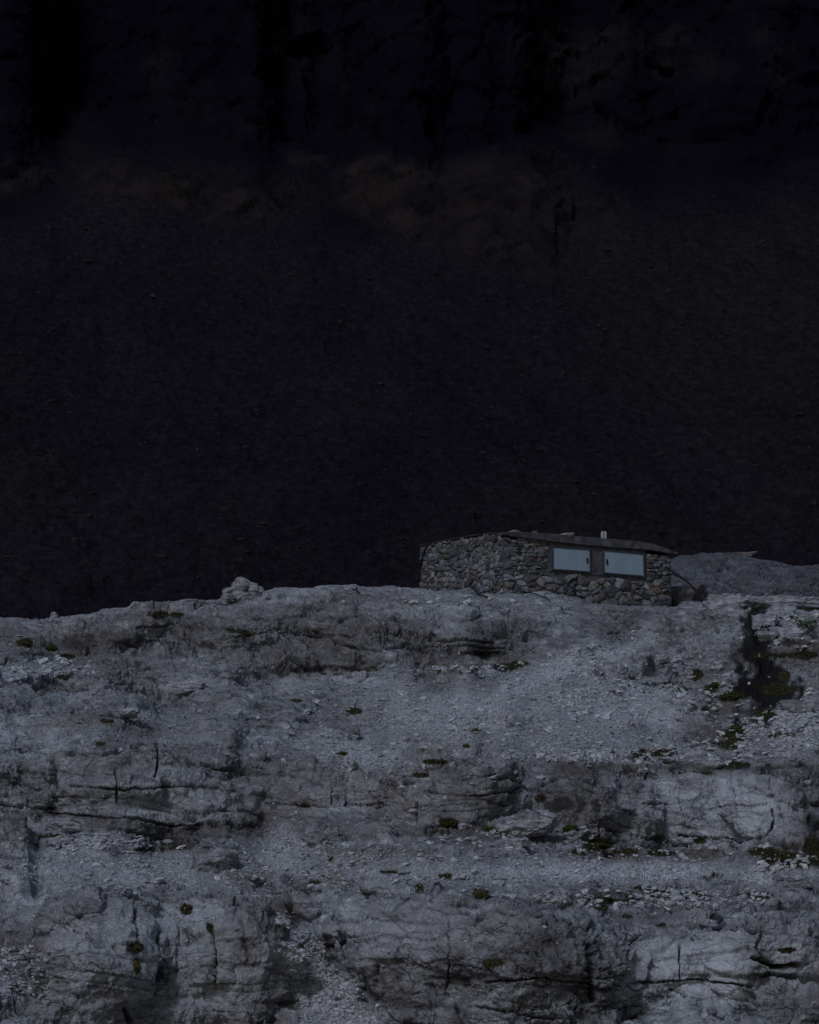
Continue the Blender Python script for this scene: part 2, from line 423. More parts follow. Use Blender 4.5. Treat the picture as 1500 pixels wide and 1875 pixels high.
Pw = P + .35*np.stack([fbm(P, .5, 3, 301), fbm(P, .5, 3, 302), fbm(P, .5, 3, 303)], -1)
nbig = fbm(P, (.22, .22, .3), 4, 1)
d1, e1, c1 = worley(Pw, (.6, .6, 1.25), 3)
bo1, bz1, bu1 = beds(P, .62, 1.7, 601)
D = (.22*nbig + (.20*(c1-.5) + .26*bo1)*(.5+.5*rockm))*amp_rock*edge_damp
BULGE = [(120,1335,120,26,.35),(215,1290,90,18,.3),(60,1285,80,16,.25),(480,1300,95,20,.3),(400,1275,60,16,.25),(585,1345,80,22,.3),(330,1395,110,18,.3),(700,1245,60,18,.25),(960,1325,80,14,.25),(870,1370,90,14,.25),
 (560,1265,50,20,.25),(1010,1205,70,20,.25),(1220,1150,80,22,.25),(1120,1330,60,16,.2),(760,1555,90,16,.25),(540,1590,60,22,.3),(650,1620,100,14,.2),(1420,1640,80,14,.2),(1000,1640,90,16,.2),(200,1560,90,14,.2),(450,1130,110,14,.25),(700,1120,120,12,.2),(880,1170,90,22,.3),(660,1200,90,22,.35),(260,1150,60,24,.3),(300,1765,250,140,.9),(165,1790,110,110,.35),(400,1760,110,90,.4),(25,1590,55,62,.7),(1270,1790,130,85,.9),(1290,1480,170,66,.6),(1440,1500,60,45,.35),
 (830,1455,95,52,.5),(640,1550,95,42,.45),(395,1568,42,34,.35),(650,1805,42,70,.4),(1245,1305,62,34,.4),(740,1740,150,100,.5),
 (1330,1200,80,38,.4),(1310,1240,70,30,.3),(320,1255,90,22,.25),(560,1460,170,60,.5),(270,1460,160,70,.4),(955,1770,120,80,.4),
 (1030,1160,100,45,.35),(1010,1100,60,18,.15),(1430,1740,70,45,.5),(1060,1465,120,60,.22),(450,1340,110,35,.3),(150,1400,100,30,.3),(1140,1245,90,30,.3)]
bw = W1*.25+.12*fbm(wp, 5., 3, 88)
for cx, cy, rx, ry, am in BULGE:
    rr = ((PX-cx)/rx)**2+((PY-cy)/ry)**2
    D += am*.8*np.clip(1-(rr*(1+bw*1.2))**1.7, 0, 1)**.68
D[:, :] = np.where(PY < sky[None]+3, np.clip(D, -.1, .12), D)
P = P + (N0*.75 + np.array([0, -.35, .15]))*D[..., None]
# re-space the rows evenly over the broken surface, so its faces get as many points as its flats
qx, qy, qd_ = proj(P)
sl = np.hypot(np.diff(P[..., 1], axis=0)*.35, np.diff(P[..., 2], axis=0))/P[1:, :, 1]
sl = sl/sl.sum(0, keepdims=True)*.75 + .25/(NR-1)
cs = np.concatenate([np.zeros((1, len(xs))), np.cumsum(sl, 0)], 0); cs /= cs[-1:]
cs = blur(cs, 9, 0)
old = P; P = np.empty_like(old); rk = np.empty_like(rockm); tg = np.linspace(0, 1, NR)
for j in range(len(xs)):
    for i in range(3): P[:, j, i] = np.interp(tg, cs[:, j], old[:, j, i])
    rk[:, j] = np.interp(tg, cs[:, j], rockm[:, j])
P[2:] = np.stack([blur(P[..., i], 2, 3) for i in range(3)], -1)[2:]
PX, PY, _ = proj(P)
N0 = normals(np.stack([blur(P[..., i], 7, 7) for i in range(3)], -1))
facing = ss(1-N0[..., 2], .25, .6)
rockm = np.maximum(rk, .6*facing)
wp = np.stack([PX/260, PY/260, PX*0+.5], -1); W1 = fbm(wp, 1., 3, 5)
gnz = fbm(wp, 3., 4, 77)*.35
grav0 = np.maximum(blobs(PX, PY, GRAV, gnz, .5), .12*(1-rockm)*ss(W1, -.2, .4))
calm = ss(PX, 740, 790)*(1-ss(PX, 1240, 1300))*(1-ss(PY, 1100, 1140))
smooth = np.zeros_like(PX)
for cx, cy, rx, ry, am in BULGE:
    smooth = np.maximum(smooth, 1-ss(((PX-cx)/(rx*1.05))**2+((PY-cy)/(ry*1.1))**2+W1*.2, .65, 1.))
amp_rock = np.clip(.62+.5*rockm, 0, 1)*(1-.52*smooth)*(1-.78*grav0*(1-rockm*.6))*(1-.8*calm)
edge_damp = ss(PY-sky[None], 0, 12)*.7+.3
Pw = P + .12*np.stack([perlin(P, 1.3, 311), perlin(P, 1.3, 312), perlin(P, 1.3, 313)], -1)
_, e1, _ = worley(P + .35*np.stack([fbm(P, .5, 3, 301), fbm(P, .5, 3, 302), fbm(P, .5, 3, 303)], -1), (.6, .6, 1.25), 3)
_, bz1, bu1 = beds(P, .62, 1.7, 601)
d2, e2, c2 = worley(Pw, (1.7, 1.7, 2.9), 4)
d3, e3, c3 = worley(P+.05*np.stack([perlin(P, 6., 10), perlin(P, 6., 12), perlin(P, 6., 13)], -1), (4.2, 4.2, 6.0), 6)
bo2, bz2, bu2 = beds(P, .21, .55, 613, .05, .4)
gz1 = ss(perlin(P, (.45, .45, 1.1), 620), -.35, .05); gz2 = ss(perlin(P, (.9, .9, 2.2), 621), -.15, .2)
gu1 = ss(perlin(P, (.6, .6, .6), 622), -.1, .25)
crz = np.maximum((1-ss(bz1, .010, .040))*gz1, .85*(1-ss(bz2, .005, .022))*gz2)
cru = np.maximum((1-ss(bu1, .008, .035))*gu1, .7*(1-ss(bu2, .004, .018))*gz2*gu1)
bedc = np.maximum(crz, cru)*(1-.55*smooth)
brk = ss(perlin(P, (1.2, 1.2, 2.), 28), -.25, .35)
rough = fbm(P, (3.2, 3.2, 3.8), 5, 43, .68)
fluting = fbm(P, (6.5, 6.5, 2.6), 4, 51, .65)
D = (.15*bo2*(.4+brk) - .11*bedc + .10*(c2-.5) - .04*(1-ss(e2, 0, .06))*ss(nbig, -.6, .5)
     + .065*(c3-.5)*(.3+brk) + .035*fbm(P, 2.4, 4, 41, .6, True) + .065*rough
     + .02*fluting*rockm + .035*fbm(P, 11., 3, 44, .7)*brk + .035*(worley(P, (9., 9., 11.), 7)[2]-.5))
D = np.clip(D, -.22, .24)
D *= amp_rock*edge_damp
D += (1-amp_rock)*(.05*fbm(P, .8, 3, 61) + .022*fbm(P, 5., 3, 62))
CRACKS = [([(380,1128),(470,1133),(560,1129),(640,1131)],1.9,.2),([(430,1165),(520,1160),(600,1168),(690,1163)],2.,.22),([(250,1150),(330,1143),(420,1146)],1.9,.2),([(700,1185),(780,1190),(850,1184),(930,1192)],2.,.22),
 ([(880,1120),(960,1114),(1040,1122)],1.8,.18),([(1100,1160),(1180,1168),(1290,1163)],2.,.2),([(0,1215),(80,1208),(190,1214)],1.9,.2),([(200,1232),(290,1226),(380,1233)],2.,.2),([(400,1218),(470,1222),(550,1216)],2.,.2),([(40,1312),(130,1306),(230,1312)],1.9,.18),([(240,1372),(340,1366),(430,1374)],2.,.2),([(430,1318),(520,1324),(600,1320)],1.8,.16),
 ([(130,1440),(240,1448),(330,1441),(430,1450)],2.1,.2),([(500,1470),(600,1476),(700,1470)],2.,.2),([(780,1450),(850,1458),(940,1450)],2.,.2),([(1180,1470),(1290,1478),(1400,1470)],2.,.2),([(1240,1530),(1340,1536),(1470,1530)],2.,.22),([(600,1720),(700,1712),(800,1722)],2.2,.2),([(880,1800),(980,1792),(1080,1802)],2.2,.22),([(1160,1800),(1280,1792),(1380,1806)],2.2,.2),
 ([(280,1700),(290,1760),(282,1820)],2.2,.2),([(390,1690),(400,1750),(392,1800)],2.2,.2),([(820,1690),(828,1760),(818,1820)],2.2,.2),([(1240,1730),(1246,1790)],2.,.2),([(1340,1440),(1348,1500)],2.,.2),([(610,1420),(604,1470)],2.,.2),([(210,1410),(216,1470)],2.,.2),
 ([(290,1615),(340,1622),(365,1640),(400,1645),(440,1655),(470,1680),(490,1715),(500,1735)],3.2,.5),
 ([(232,1632),(246,1650),(247,1690),(254,1720)],3.,.5),([(120,1700),(170,1718)],2.,.2),
 ([(95,1395),(103,1440),(98,1470)],7.,.6),([(0,1378),(90,1382),(290,1380),(300,1395)],2.5,.3),
 ([(290,1375),(293,1400),(283,1425)],3,.4),([(115,1490),(250,1505),(370,1522)],2.5,.35),
 ([(360,1515),(425,1522),(420,1530)],3.,.4),([(560,1138),(640,1135),(740,1142),(830,1155)],2.2,.3),
 ([(690,1166),(740,1162),(800,1172),(900,1178)],2.2,.3),([(850,1140),(880,1135),(925,1140)],2.2,.3),
 ([(760,1222),(800,1220),(860,1230)],2.2,.3),([(615,1180),(650,1188),(700,1192)],2.5,.3),
 ([(520,1200),(545,1220),(590,1238)],6.,.4),([(1375,1130),(1385,1170),(1395,1215),(1390,1270),(1400,1310)],12.,.15),
 ([(1150,1240),(1190,1253),(1260,1250)],3.,.4),([(1090,1225),(1110,1240)],6.,.4),([(1150,1150),(1260,1152),(1300,1150)],2.2,.25),
 ([(690,1770),(700,1810),(715,1860),(740,1880)],3.,.35),([(670,1680),(700,1690),(740,1678)],2.,.2),
 ([(1375,1755),(1410,1768),(1460,1765)],6.,.4),([(1145,1750),(1160,1720),(1185,1705)],2.5,.3),([(1225,1810),(1255,1825)],2.,.2),
 ([(1295,1850),(1330,1870),(1370,1880)],3.,.3),([(1410,1480),(1412,1500),(1400,1540)],2.5,.3),([(1300,1568),(1340,1572)],3.,.3),
 ([(1060,1540),(1120,1545),(1210,1560)],4.,.35),([(990,1435),(1040,1420),(1090,1440)],3.,.3),([(1480,1500),(1500,1530)],10.,.5),
 ([(860,1078),(878,1088),(900,1098)],2.4,.2),([(960,1085),(1010,1100)],1.8,.15),([(1350,1435),(1390,1445),(1460,1480)],3.,.3),
 ([(1080,1700),(1078,1760),(1085,1830)],8.,.25),([(500,1600),(470,1620)],4,.3),([(230,1850),(240,1875)],7,.3),
 ([(760,1470),(758,1500)],3,.3),([(1395,1700),(1380,1740),(1395,1760)],4.,.3),([(250,1560),(340,1553),(420,1545)],3,.3),
 ([(20,1195),(120,1200),(160,1197)],3,.3),([(60,1262),(75,1275)],3,.3),([(650,1290),(655,1310)],2,.1)]
cw = 5.*W1+4.*fbm(wp, 9., 3, 90)
crk = np.zeros_like(PX)
for pts, w, dp in CRACKS:
    lm = line_mask(PX+cw, PY+cw[::-1]*.6, pts, w*.85)
    D -= dp*lm; crk = np.maximum(crk, lm)
D[:, :] = np.where(PY < sky[None]+3, np.clip(D, -.1, .12), D)
dirv = N0*.8 + np.array([0, -.25, .1])
P = P + dirv*D[..., None]
PX, PY, DEP = proj(P)
# masks, on the final surface
wp = np.stack([PX/260, PY/260, PX*0+.5], -1)
mz = fbm(wp, 4., 5, 177, .6)*.45
gravel = np.clip(np.maximum(blobs(PX, PY, GRAV, mz, .5), .15*(1-rockm)*ss(mz, -.2, .3)), 0, 1)
PALE = [(990,1240,180,20,.7,-24),(1150,1188,60,12,.6,-20),(850,1300,160,40,.5),(1150,1290,120,60,.5),(660,1380,80,40,.45),(300,1590,220,26,.4),(60,1225,80,12,.4),(520,1560,60,40,.4),(1290,1770,120,75,.9),(1265,1740,70,40,.9),(1380,1480,90,50,.8),(1250,1450,70,40,.6),(180,1800,90,60,.4),(420,1800,90,60,.45),(350,1690,90,40,.5),(150,1730,60,30,.35),(640,1680,60,40,.45),(690,1740,50,50,.35),(600,1480,60,20,.35),(300,1490,120,14,.5,5),(320,1255,60,14,.5),(1450,1760,50,50,.6),(300,1760,200,110,.38),(400,1740,90,90,.3),(700,1700,150,60,.3),(640,1700,60,60,.3),(250,1450,150,50,.22),(560,1440,120,50,.2),(1330,1500,160,60,.35),(1420,1720,80,40,.35),(60,1600,60,60,.25),(880,1690,120,40,.25),(1300,1700,120,30,.3),(1290,1770,110,70,.75),(1255,1760,60,60,.75),(1250,1470,80,45,.5),(1360,1470,110,55,.65),(1270,1540,120,16,.5),(1440,1530,45,22,.5),(600,1820,50,130,1.,-32),(640,1880,75,40,.95),  # pale rock and gravel; broad lower blobs also paint the slope's brighter light
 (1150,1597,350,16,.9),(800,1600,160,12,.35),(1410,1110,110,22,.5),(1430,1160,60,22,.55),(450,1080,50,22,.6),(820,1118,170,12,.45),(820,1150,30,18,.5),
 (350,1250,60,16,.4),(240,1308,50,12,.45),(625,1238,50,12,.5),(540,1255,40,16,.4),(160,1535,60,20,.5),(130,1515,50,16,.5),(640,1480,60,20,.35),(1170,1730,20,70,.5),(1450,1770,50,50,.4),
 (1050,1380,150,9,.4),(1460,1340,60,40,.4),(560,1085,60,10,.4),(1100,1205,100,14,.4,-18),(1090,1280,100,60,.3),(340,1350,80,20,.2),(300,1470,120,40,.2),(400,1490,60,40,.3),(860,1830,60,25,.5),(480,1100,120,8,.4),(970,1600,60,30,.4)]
DARK = [(600,1160,470,55,.6),(1080,1150,280,45,.5),(330,1300,320,70,.4),(120,1190,200,60,.4),(1150,1440,120,70,.35),(80,1450,160,50,.3),(560,1420,180,40,.2),(840,1470,110,50,.35),(950,1700,160,90,.3),(1440,1830,80,60,.3),(200,1180,260,40,.3),(190,1170,110,26,.8),(1390,1200,48,110,.7),(1045,1455,85,62,.6),(1000,1480,90,60,.45),(1000,1740,110,70,.55),(60,1440,70,45,.55),(320,1525,130,22,.85),  # widest blobs paint the dimmer light of the upper slope; others are dark rock
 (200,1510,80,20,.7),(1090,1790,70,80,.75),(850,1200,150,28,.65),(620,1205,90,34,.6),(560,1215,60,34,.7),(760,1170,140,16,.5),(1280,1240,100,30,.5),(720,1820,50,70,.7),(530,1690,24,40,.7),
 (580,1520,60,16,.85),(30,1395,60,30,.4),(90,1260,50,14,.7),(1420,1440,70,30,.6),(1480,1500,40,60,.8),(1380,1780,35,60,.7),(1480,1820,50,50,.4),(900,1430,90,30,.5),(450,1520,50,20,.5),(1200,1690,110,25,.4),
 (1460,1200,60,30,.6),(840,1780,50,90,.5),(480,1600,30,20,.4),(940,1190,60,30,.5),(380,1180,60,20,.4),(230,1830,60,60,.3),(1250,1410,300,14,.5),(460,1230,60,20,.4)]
WET = [(1385,1150,26,40,.8),(1398,1215,22,55,.9),(1392,1265,30,45,.95),(1390,1298,44,24,.85),(1360,1205,30,12,.6),(96,1478,14,22,.85),(1035,1470,26,14,.8),(1062,1470,18,14,.7),(1090,1475,14,20,.7),(1010,1475,16,10,.7),(1205,1540,30,14,.8),(1110,1540,40,5,.7),
 (250,1180,40,12,.5),(120,1180,30,12,.5),(85,1262,22,10,.6),(560,1228,30,9,.6),(880,1196,60,5,.8),(1100,1235,14,8,.6),(1490,1520,18,30,.7),(1076,1780,14,50,.5),(1120,1650,50,7,.6),(525,1610,14,8,.6),(940,1830,30,6,.4),(1085,1730,22,12,.5),(1190,1385,60,8,.7),(1380,1405,140,6,.7)]
MOSS = [(45,1177,13,8),(92,1184,15,7),(120,1202,14,6),(150,1190,10,6),(88,1236,9,5),(120,1240,11,6),(60,1233,10,3),(193,1320,11,4),(252,1312,6,4),(178,1362,12,4),
 (285,1125,22,4),(325,1126,12,4),(385,1129,9,4),(475,1350,8,8,1,40),(540,1283,14,4),(650,1303,16,7),(565,1305,9,3),(627,1380,11,5),(640,1183,16,4,1,15),(440,1157,26,4,1,10),
 (700,1081,8,3),(670,1080,6,3),(795,1092,10,3),(920,1222,22,7),(955,1215,14,5),(868,1278,10,4),(855,1366,8,5),(830,1330,6,4),(870,1338,10,4),(925,1366,8,4),(958,1338,5,5),(795,1395,20,4),(775,1420,12,4),
 (825,1506,20,8),(902,1517,17,9),(922,1529,10,5),(985,1462,16,8),(1045,1517,16,12),(1095,1548,24,10),(1150,1560,30,5),(1210,1562,30,5),(1280,1540,12,8),(880,1636,16,12),(768,1627,8,7,1,40),(715,1597,16,3),(740,1600,12,3),(815,1605,12,5),
 (575,1616,12,4),(605,1573,8,5),(663,1504,7,4),(695,1478,14,4,1,-20),(610,1515,20,3,1,-15),(567,1655,6,5),(900,1762,22,9),(247,1735,12,9),(249,1768,8,13),(155,1785,7,5),(340,1665,9,8),(320,1670,7,6),(385,1700,7,10,1,-30),(100,1530,24,4),(110,1548,30,3),(275,1555,40,4),(325,1552,20,4),
 (1275,1237,10,8),(1310,1258,20,9),(1340,1275,22,8),(1260,1232,8,7),(1250,1262,8,4),(1292,1298,7,4),(1110,1350,9,3),(1425,1262,26,8),(1440,1235,12,10),(1400,1310,30,14),(1350,1345,22,14),(1330,1365,24,10),(1410,1345,28,12),(1370,1400,60,7),(1460,1370,20,4),(1210,1380,50,7),(1240,1395,30,5),
 (1380,1100,14,8),(1360,1100,18,8),(1420,1094,14,5),(1490,1110,14,4),(1440,1128,18,6),(1460,1155,12,7),(1440,1200,50,6),(1430,1570,40,12),(1470,1580,50,12),(1395,1560,30,7),(1490,1550,20,22),(1120,1650,44,6),(1100,1662,16,5),(1170,1626,14,4),(1240,1640,60,7),(1360,1640,50,5),
 (1230,1712,6,4),(1210,1694,8,3),(1256,1732,8,2),(1105,1745,10,6),(1150,1678,14,3),(1480,1870,24,5),(1440,1740,16,5),(990,1490,10,8),(1060,1560,10,4),(765,1490,4,6),(985,1670,6,3)]
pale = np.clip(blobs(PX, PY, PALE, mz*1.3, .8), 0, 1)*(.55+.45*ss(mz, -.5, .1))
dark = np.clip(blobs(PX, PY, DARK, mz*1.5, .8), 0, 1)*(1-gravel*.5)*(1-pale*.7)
wet = np.clip(np.maximum(blobs(PX, PY, WET, mz*1.6, .4), crk*.85), 0, 1)
_mr = random.Random(5)
MOSS = [m_ for m_ in MOSS if m_[2] > 10 or _mr.random() < .45]
moss_raw = blobs(PX, PY, MOSS, mz*2.0, .25)
mossy = np.clip(moss_raw, 0, 1)
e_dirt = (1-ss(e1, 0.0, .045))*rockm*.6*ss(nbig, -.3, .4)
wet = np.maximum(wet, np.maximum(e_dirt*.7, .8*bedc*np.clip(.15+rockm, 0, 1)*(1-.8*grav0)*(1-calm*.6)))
stain = np.maximum(blob(PX, PY, (1386,1160,34,52,.93), mz*2.6, .4), blob(PX, PY, (1396,1255,46,88,.97), mz*2.6, .4))
wet = np.maximum(wet, stain); pale *= 1-wet
SOIL = [(880,1525,200,22),(1200,1565,230,18),(1100,1410,300,12),(1470,1160,60,30),(450,1510,60,40),(30,1750,60,60),(440,1600,60,16),(700,1560,120,14),(300,1545,120,16),(1200,1640,200,14),(520,1680,30,40),(1450,1560,80,40),(980,1390,140,10),(1330,1330,80,60)]
soil = blobs(PX, PY, SOIL, mz, .5)

# behind the crest: a short shelf, then down into the gap before the mountain
back = []
NB = 46
for i in range(1, NB+1):
    s = (i/NB)
    dy = 110*s**2.2 + .25*i
    drop = np.where(dy < 7, .02*dy, .14+(dy-7)*.36)
    hutz = ss(xs, 700, 800)*(1-ss(xs, 1700, 2000))
    drop = drop*hutz + (dy*.30)*(1-hutz)
    q = P[0].copy(); k = (q[:, 1]+dy)/q[:, 1]
    q = np.stack([P[0][:, 0]*k, P[0][:, 1]+dy, P[0][:, 2]-drop], -1)
    q[:, 2] += (.25*fbm(q, .5, 3, 71) + .5*perlin(q, .12, 72)*min(1, dy/20))*min(1, dy/6) - .03*i
    back.append(q)
back = np.array(back[::-1])
Pall = np.concatenate([back, P], 0)
H, Wd = Pall.shape[:2]
idx = np.arange(H*Wd).reshape(H, Wd)
quads = np.stack([idx[:-1, :-1], idx[1:, :-1], idx[1:, 1:], idx[:-1, 1:]], -1).reshape(-1, 4)
def padb(a, v=0.): return np.concatenate([np.full((NB, Wd), v), a], 0).ravel()
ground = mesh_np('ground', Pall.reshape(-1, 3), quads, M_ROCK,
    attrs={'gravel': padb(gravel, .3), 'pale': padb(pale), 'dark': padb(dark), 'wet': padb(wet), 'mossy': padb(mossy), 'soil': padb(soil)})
tag(ground, kind='structure')

# lookup: what part of the slope is seen at a pixel of the photograph
S = 2.0
mw, mh = int(1500/S), int(1900/S)
look = -np.ones((mh, mw), np.int64)
fx = (PX/S).astype(int).ravel(); fy = (PY/S).astype(int).ravel()
ok = (fx >= 0) & (fx < mw) & (fy >= 0) & (fy < mh)
order = np.argsort(-DEP.ravel()[ok]); ids = np.nonzero(ok)[0][order]
look[fy[ids], fx[ids]] = ids
PF = P.reshape(-1, 3); NF = normals(P).reshape(-1, 3)
def surf(px, py):
    x, y = int(px/S), int(py/S)
    for r in range(0, 14):
        y0, y1, x0, x1 = max(0, y-r), min(mh, y+r+1), max(0, x-r), min(mw, x+r+1)
        w = look[y0:y1, x0:x1]; w = w[w >= 0]
        if len(w): 
            i = w[np.argmin(PF[w, 1])]
            return PF[i].copy(), NF[i].copy()
    return at(px, py, 60), np.array([0, 0, 1.])

# ------------------------------------------------------------------ stones
def ico(sub):
    t = (1+5**.5)/2
    v = [(-1,t,0),(1,t,0),(-1,-t,0),(1,-t,0),(0,-1,t),(0,1,t),(0,-1,-t),(0,1,-t),(t,0,-1),(t,0,1),(-t,0,-1),(-t,0,1)]
    f = [(0,11,5),(0,5,1),(0,1,7),(0,7,10),(0,10,11),(1,5,9),(5,11,4),(11,10,2),(10,7,6),(7,1,8),(3,9,4),(3,4,2),(3,2,6),(3,6,8),(3,8,9),(4,9,5),(2,4,11),(6,2,10),(8,6,7),(9,8,1)]
    v = [np.array(p)/np.linalg.norm(p) for p in v]
    for _ in range(sub):
        c = {}; nf = []
        def md(a, b):
            k = (min(a, b), max(a, b))
            if k not in c:
                m = v[a]+v[b]; v.append(m/np.linalg.norm(m)); c[k] = len(v)-1
            return c[k]
        for a, b, d in f:
            x, y, z = md(a, b), md(b, d), md(d, a)
            nf += [(a, x, z), (b, y, x), (d, z, y), (x, y, z)]
        f = nf
    return np.array(v), np.array(f)
ICO = {k: ico(k) for k in (0, 1, 2, 4)}
def rotm(a, b, c):
    ca, sa, cb, sb, cc, sc = math.cos(a), math.sin(a), math.cos(b), math.sin(b), math.cos(c), math.sin(c)
    return (np.array([[cc, -sc, 0], [sc, cc, 0], [0, 0, 1]]) @ np.array([[cb, 0, sb], [0, 1, 0], [-sb, 0, cb]])
            @ np.array([[1, 0, 0], [0, ca, -sa], [0, sa, ca]]))
def rock_shape(seed, blocky=.5, sub=4, size=1.):
    r = np.random.default_rng(seed)
    v, f = ICO[sub]; v = v.copy()
    n = 9+int(5*r.random())
    rad = np.full(len(v), 9.)
    for i in range(n):      # cut by random planes: flat fracture faces
        d = r.normal(size=3); d /= np.linalg.norm(d)
        if i < 6 and blocky > .3:
            d = np.zeros(3); d[i//2] = 1 if i % 2 else -1; d += r.normal(size=3)*.30; d /= np.linalg.norm(d)
        h = (.62 if i < 6 and blocky > .3 else .72)+.16*r.random()
        c = v@d; rad = np.where(c > .05, np.minimum(rad, h/np.maximum(c, .05)), rad)
    rad = np.minimum(rad, 1.15)
    v = v*rad[:, None]
    if sub >= 2:
        q = v+seed*3.17
        dv = .17*fbm(q, 1.9, 4, seed, .6)+.05*fbm(q, 7., 3, seed+3, .7)
        v = v*(1+dv[:, None])
    return v, f
cnt = [100]
def stone(name, px, py, w, h, mat, label, cat='rock', depth=None, sink=.25, blocky=.6, tilt=0., loc=None, group=None, parent=None):
    cnt[0] += 1
    if loc is None: p, nrm = surf(px, py+h*.30)
    else: p = np.array(loc)
    k = p[1]/F*1.02
    sx, sz = w*k/1.55, h*k/1.5
    sy = depth if depth else (sx+sz)*.5
    v, f = rock_shape(cnt[0], blocky)
    v = v*np.array([sx, sy, sz])
    v = v @ rotm(0, R(tilt), R(random.uniform(-12, 12))).T
    o = mesh_np(name, v, f, mat, parent)
    zc = p[2] + sz*(1-sink*2)*.75
    o.location = (p[0], p[1]+sy*.35, zc)
    if parent is None: tag(o, label, cat, group)
    return o
ST = [
 ('stone_slab',935,1545,60,20,M_PALE,'pale flat slab lying on brown gravel just below the fluted grey block','rock'),
 ('rock_block',957,1510,104,42,M_PALE,'large pale fluted block beside green moss under the right rock wall','rock'),
 ('boulder',1453,1612,58,27,M_PALE,'pale boulder by the right edge of the gravel path','boulder'),
 ('rock_block',1290,1396,90,34,M_GREY,'long grey squared block sitting on the mossy ledge above the big right outcrop','rock'),
 ('stone',895,1220,26,19,M_TAN,'small tan angular stone beside moss at the foot of the upper ledges','stone'),
 ('stone',862,1216,24,14,M_GREY,'small grey stone just left of the tan stone under the upper ledges','stone'),
 ('stone',1400,1342,20,16,M_PALE,'rounded pale stone standing in the moss below the dark cleft','stone'),
 ('stone',1372,1348,14,9,M_PALE,'tiny pale stone left of the rounded stone in the moss','stone'),
 ('stone',1478,1431,12,10,M_PALE,'tiny white stone on dark rock at the right edge','stone'),
 ('stone',1145,1386,24,15,M_PALE,'pale angular stone at the left end of the mossy ledge','stone'),
 ('stone',1208,1205,28,14,M_PALE,'left one of two pale stones side by side under the right ledge','stone'),
 ('stone',1238,1206,24,13,M_PALE,'right one of two pale stones side by side under the right ledge','stone'),
 ('boulder',644,1334,28,20,M_GREY,'small rounded grey boulder with dark gap below it on the middle scree','boulder'),
 ('stone',846,1512,20,14,M_PALE,'small pale block touching the right side of a moss cushion','stone'),
 ('stone',118,1532,14,14,M_PALE,'small upright pale wedge below the left rock wall','stone'),
 ('stone_slab',170,1534,58,18,M_PALE,'broken pale slab on gravel below the left rock wall','rock'),
 ('stone_slab',120,1512,76,22,M_PALE,'wide pale slab leaning against the foot of the left rock wall','rock'),
 ('boulder',392,1572,80,60,M_GREY,'dark brown half buried boulder in the gravel of the left terrace','boulder'),
 ('stone_slab',330,1256,104,28,M_PALE,'long smooth pale slab in the middle of the left slope','rock'),
 ('stone_slab',222,1307,56,18,M_PALE,'short pale slab beside moss on the left slope','rock'),
 ('boulder',1432,1118,52,34,M_PALE,'rounded pale boulder near the right edge below the long slab','boulder'),
 ('boulder',1398,1140,44,36,M_PALE,'pale boulder at the top of the dark cleft','boulder'),
 ('boulder',1404,1166,34,24,M_GREY,'smaller grey boulder right of the dark cleft below a pale one','boulder'),
 ('stone_slab',1446,1158,76,26,M_PALE,'low pale slab left of the leafy green plant','rock'),
 ('stone_slab',1440,1100,112,24,M_PALE,'long pale slab lying in front of the rear ridge','rock'),
 ('stone_slab',1335,1104,84,28,M_PALE,'pale layered slab right of the hut where the cables end','rock'),
 ('stone_slab',1278,1111,62,18,M_GREY,'low grey slab at the foot of the two black cables','rock'),
 ('stone',1255,1108,0,0,None,'',''),
 ('stone',1012,1381,26,13,M_PALE,'pale stone at the left end of the stony strip','stone'),
 ('stone',1110,1374,24,17,M_PALE,'grey stone behind the stony strip','stone'),
 ('stone',660,1240,20,26,M_PALE,'small upright pale pinnacle beside the scree','stone'),
 ('boulder',590,1528,56,44,M_GREY,'rounded grey boulder below the small dark overhang','boulder'),
 ('stone',1005,1516,26,14,M_PALE,'pale stone directly left of the bright green cushion','stone'),
 ('stone',1036,1541,36,15,M_PALE,'low pale stone under the bright green cushion','stone'),
 ('stone_slab',640,1077,30,8,M_PALE,'thin pale slab on the skyline left of the hut','rock'),
 ('stone',1312,1640,22,12,M_PALE,'small pale stone below the heather','stone'),
 ('stone',1358,1645,26,17,M_PALE,'small pale block right of the heather','stone'),
 ('stone',1415,1694,10,10,M_PALE,'tiny white stone on the lower right rocks','stone'),
 ('stone',940,1196,10,10,None,'',''),
 ('stone',250,1574,10,8,M_PALE,'tiny pale stone on the left gravel terrace','stone'),
 ('stone',1435,1368,26,14,M_PALE,'pale stone on the stony ground near the right edge','stone'),
 ('stone',1340,1360,0,0,None,'',''),
 ('boulder',1460,1300,60,26,M_GREY,'grey rock among rubble right of the moss field','boulder'),
]
for s in ST:
    if s[5] is None: continue
    stone(s[0], s[1], s[2], s[3], s[4], s[5], s[6], s[7])

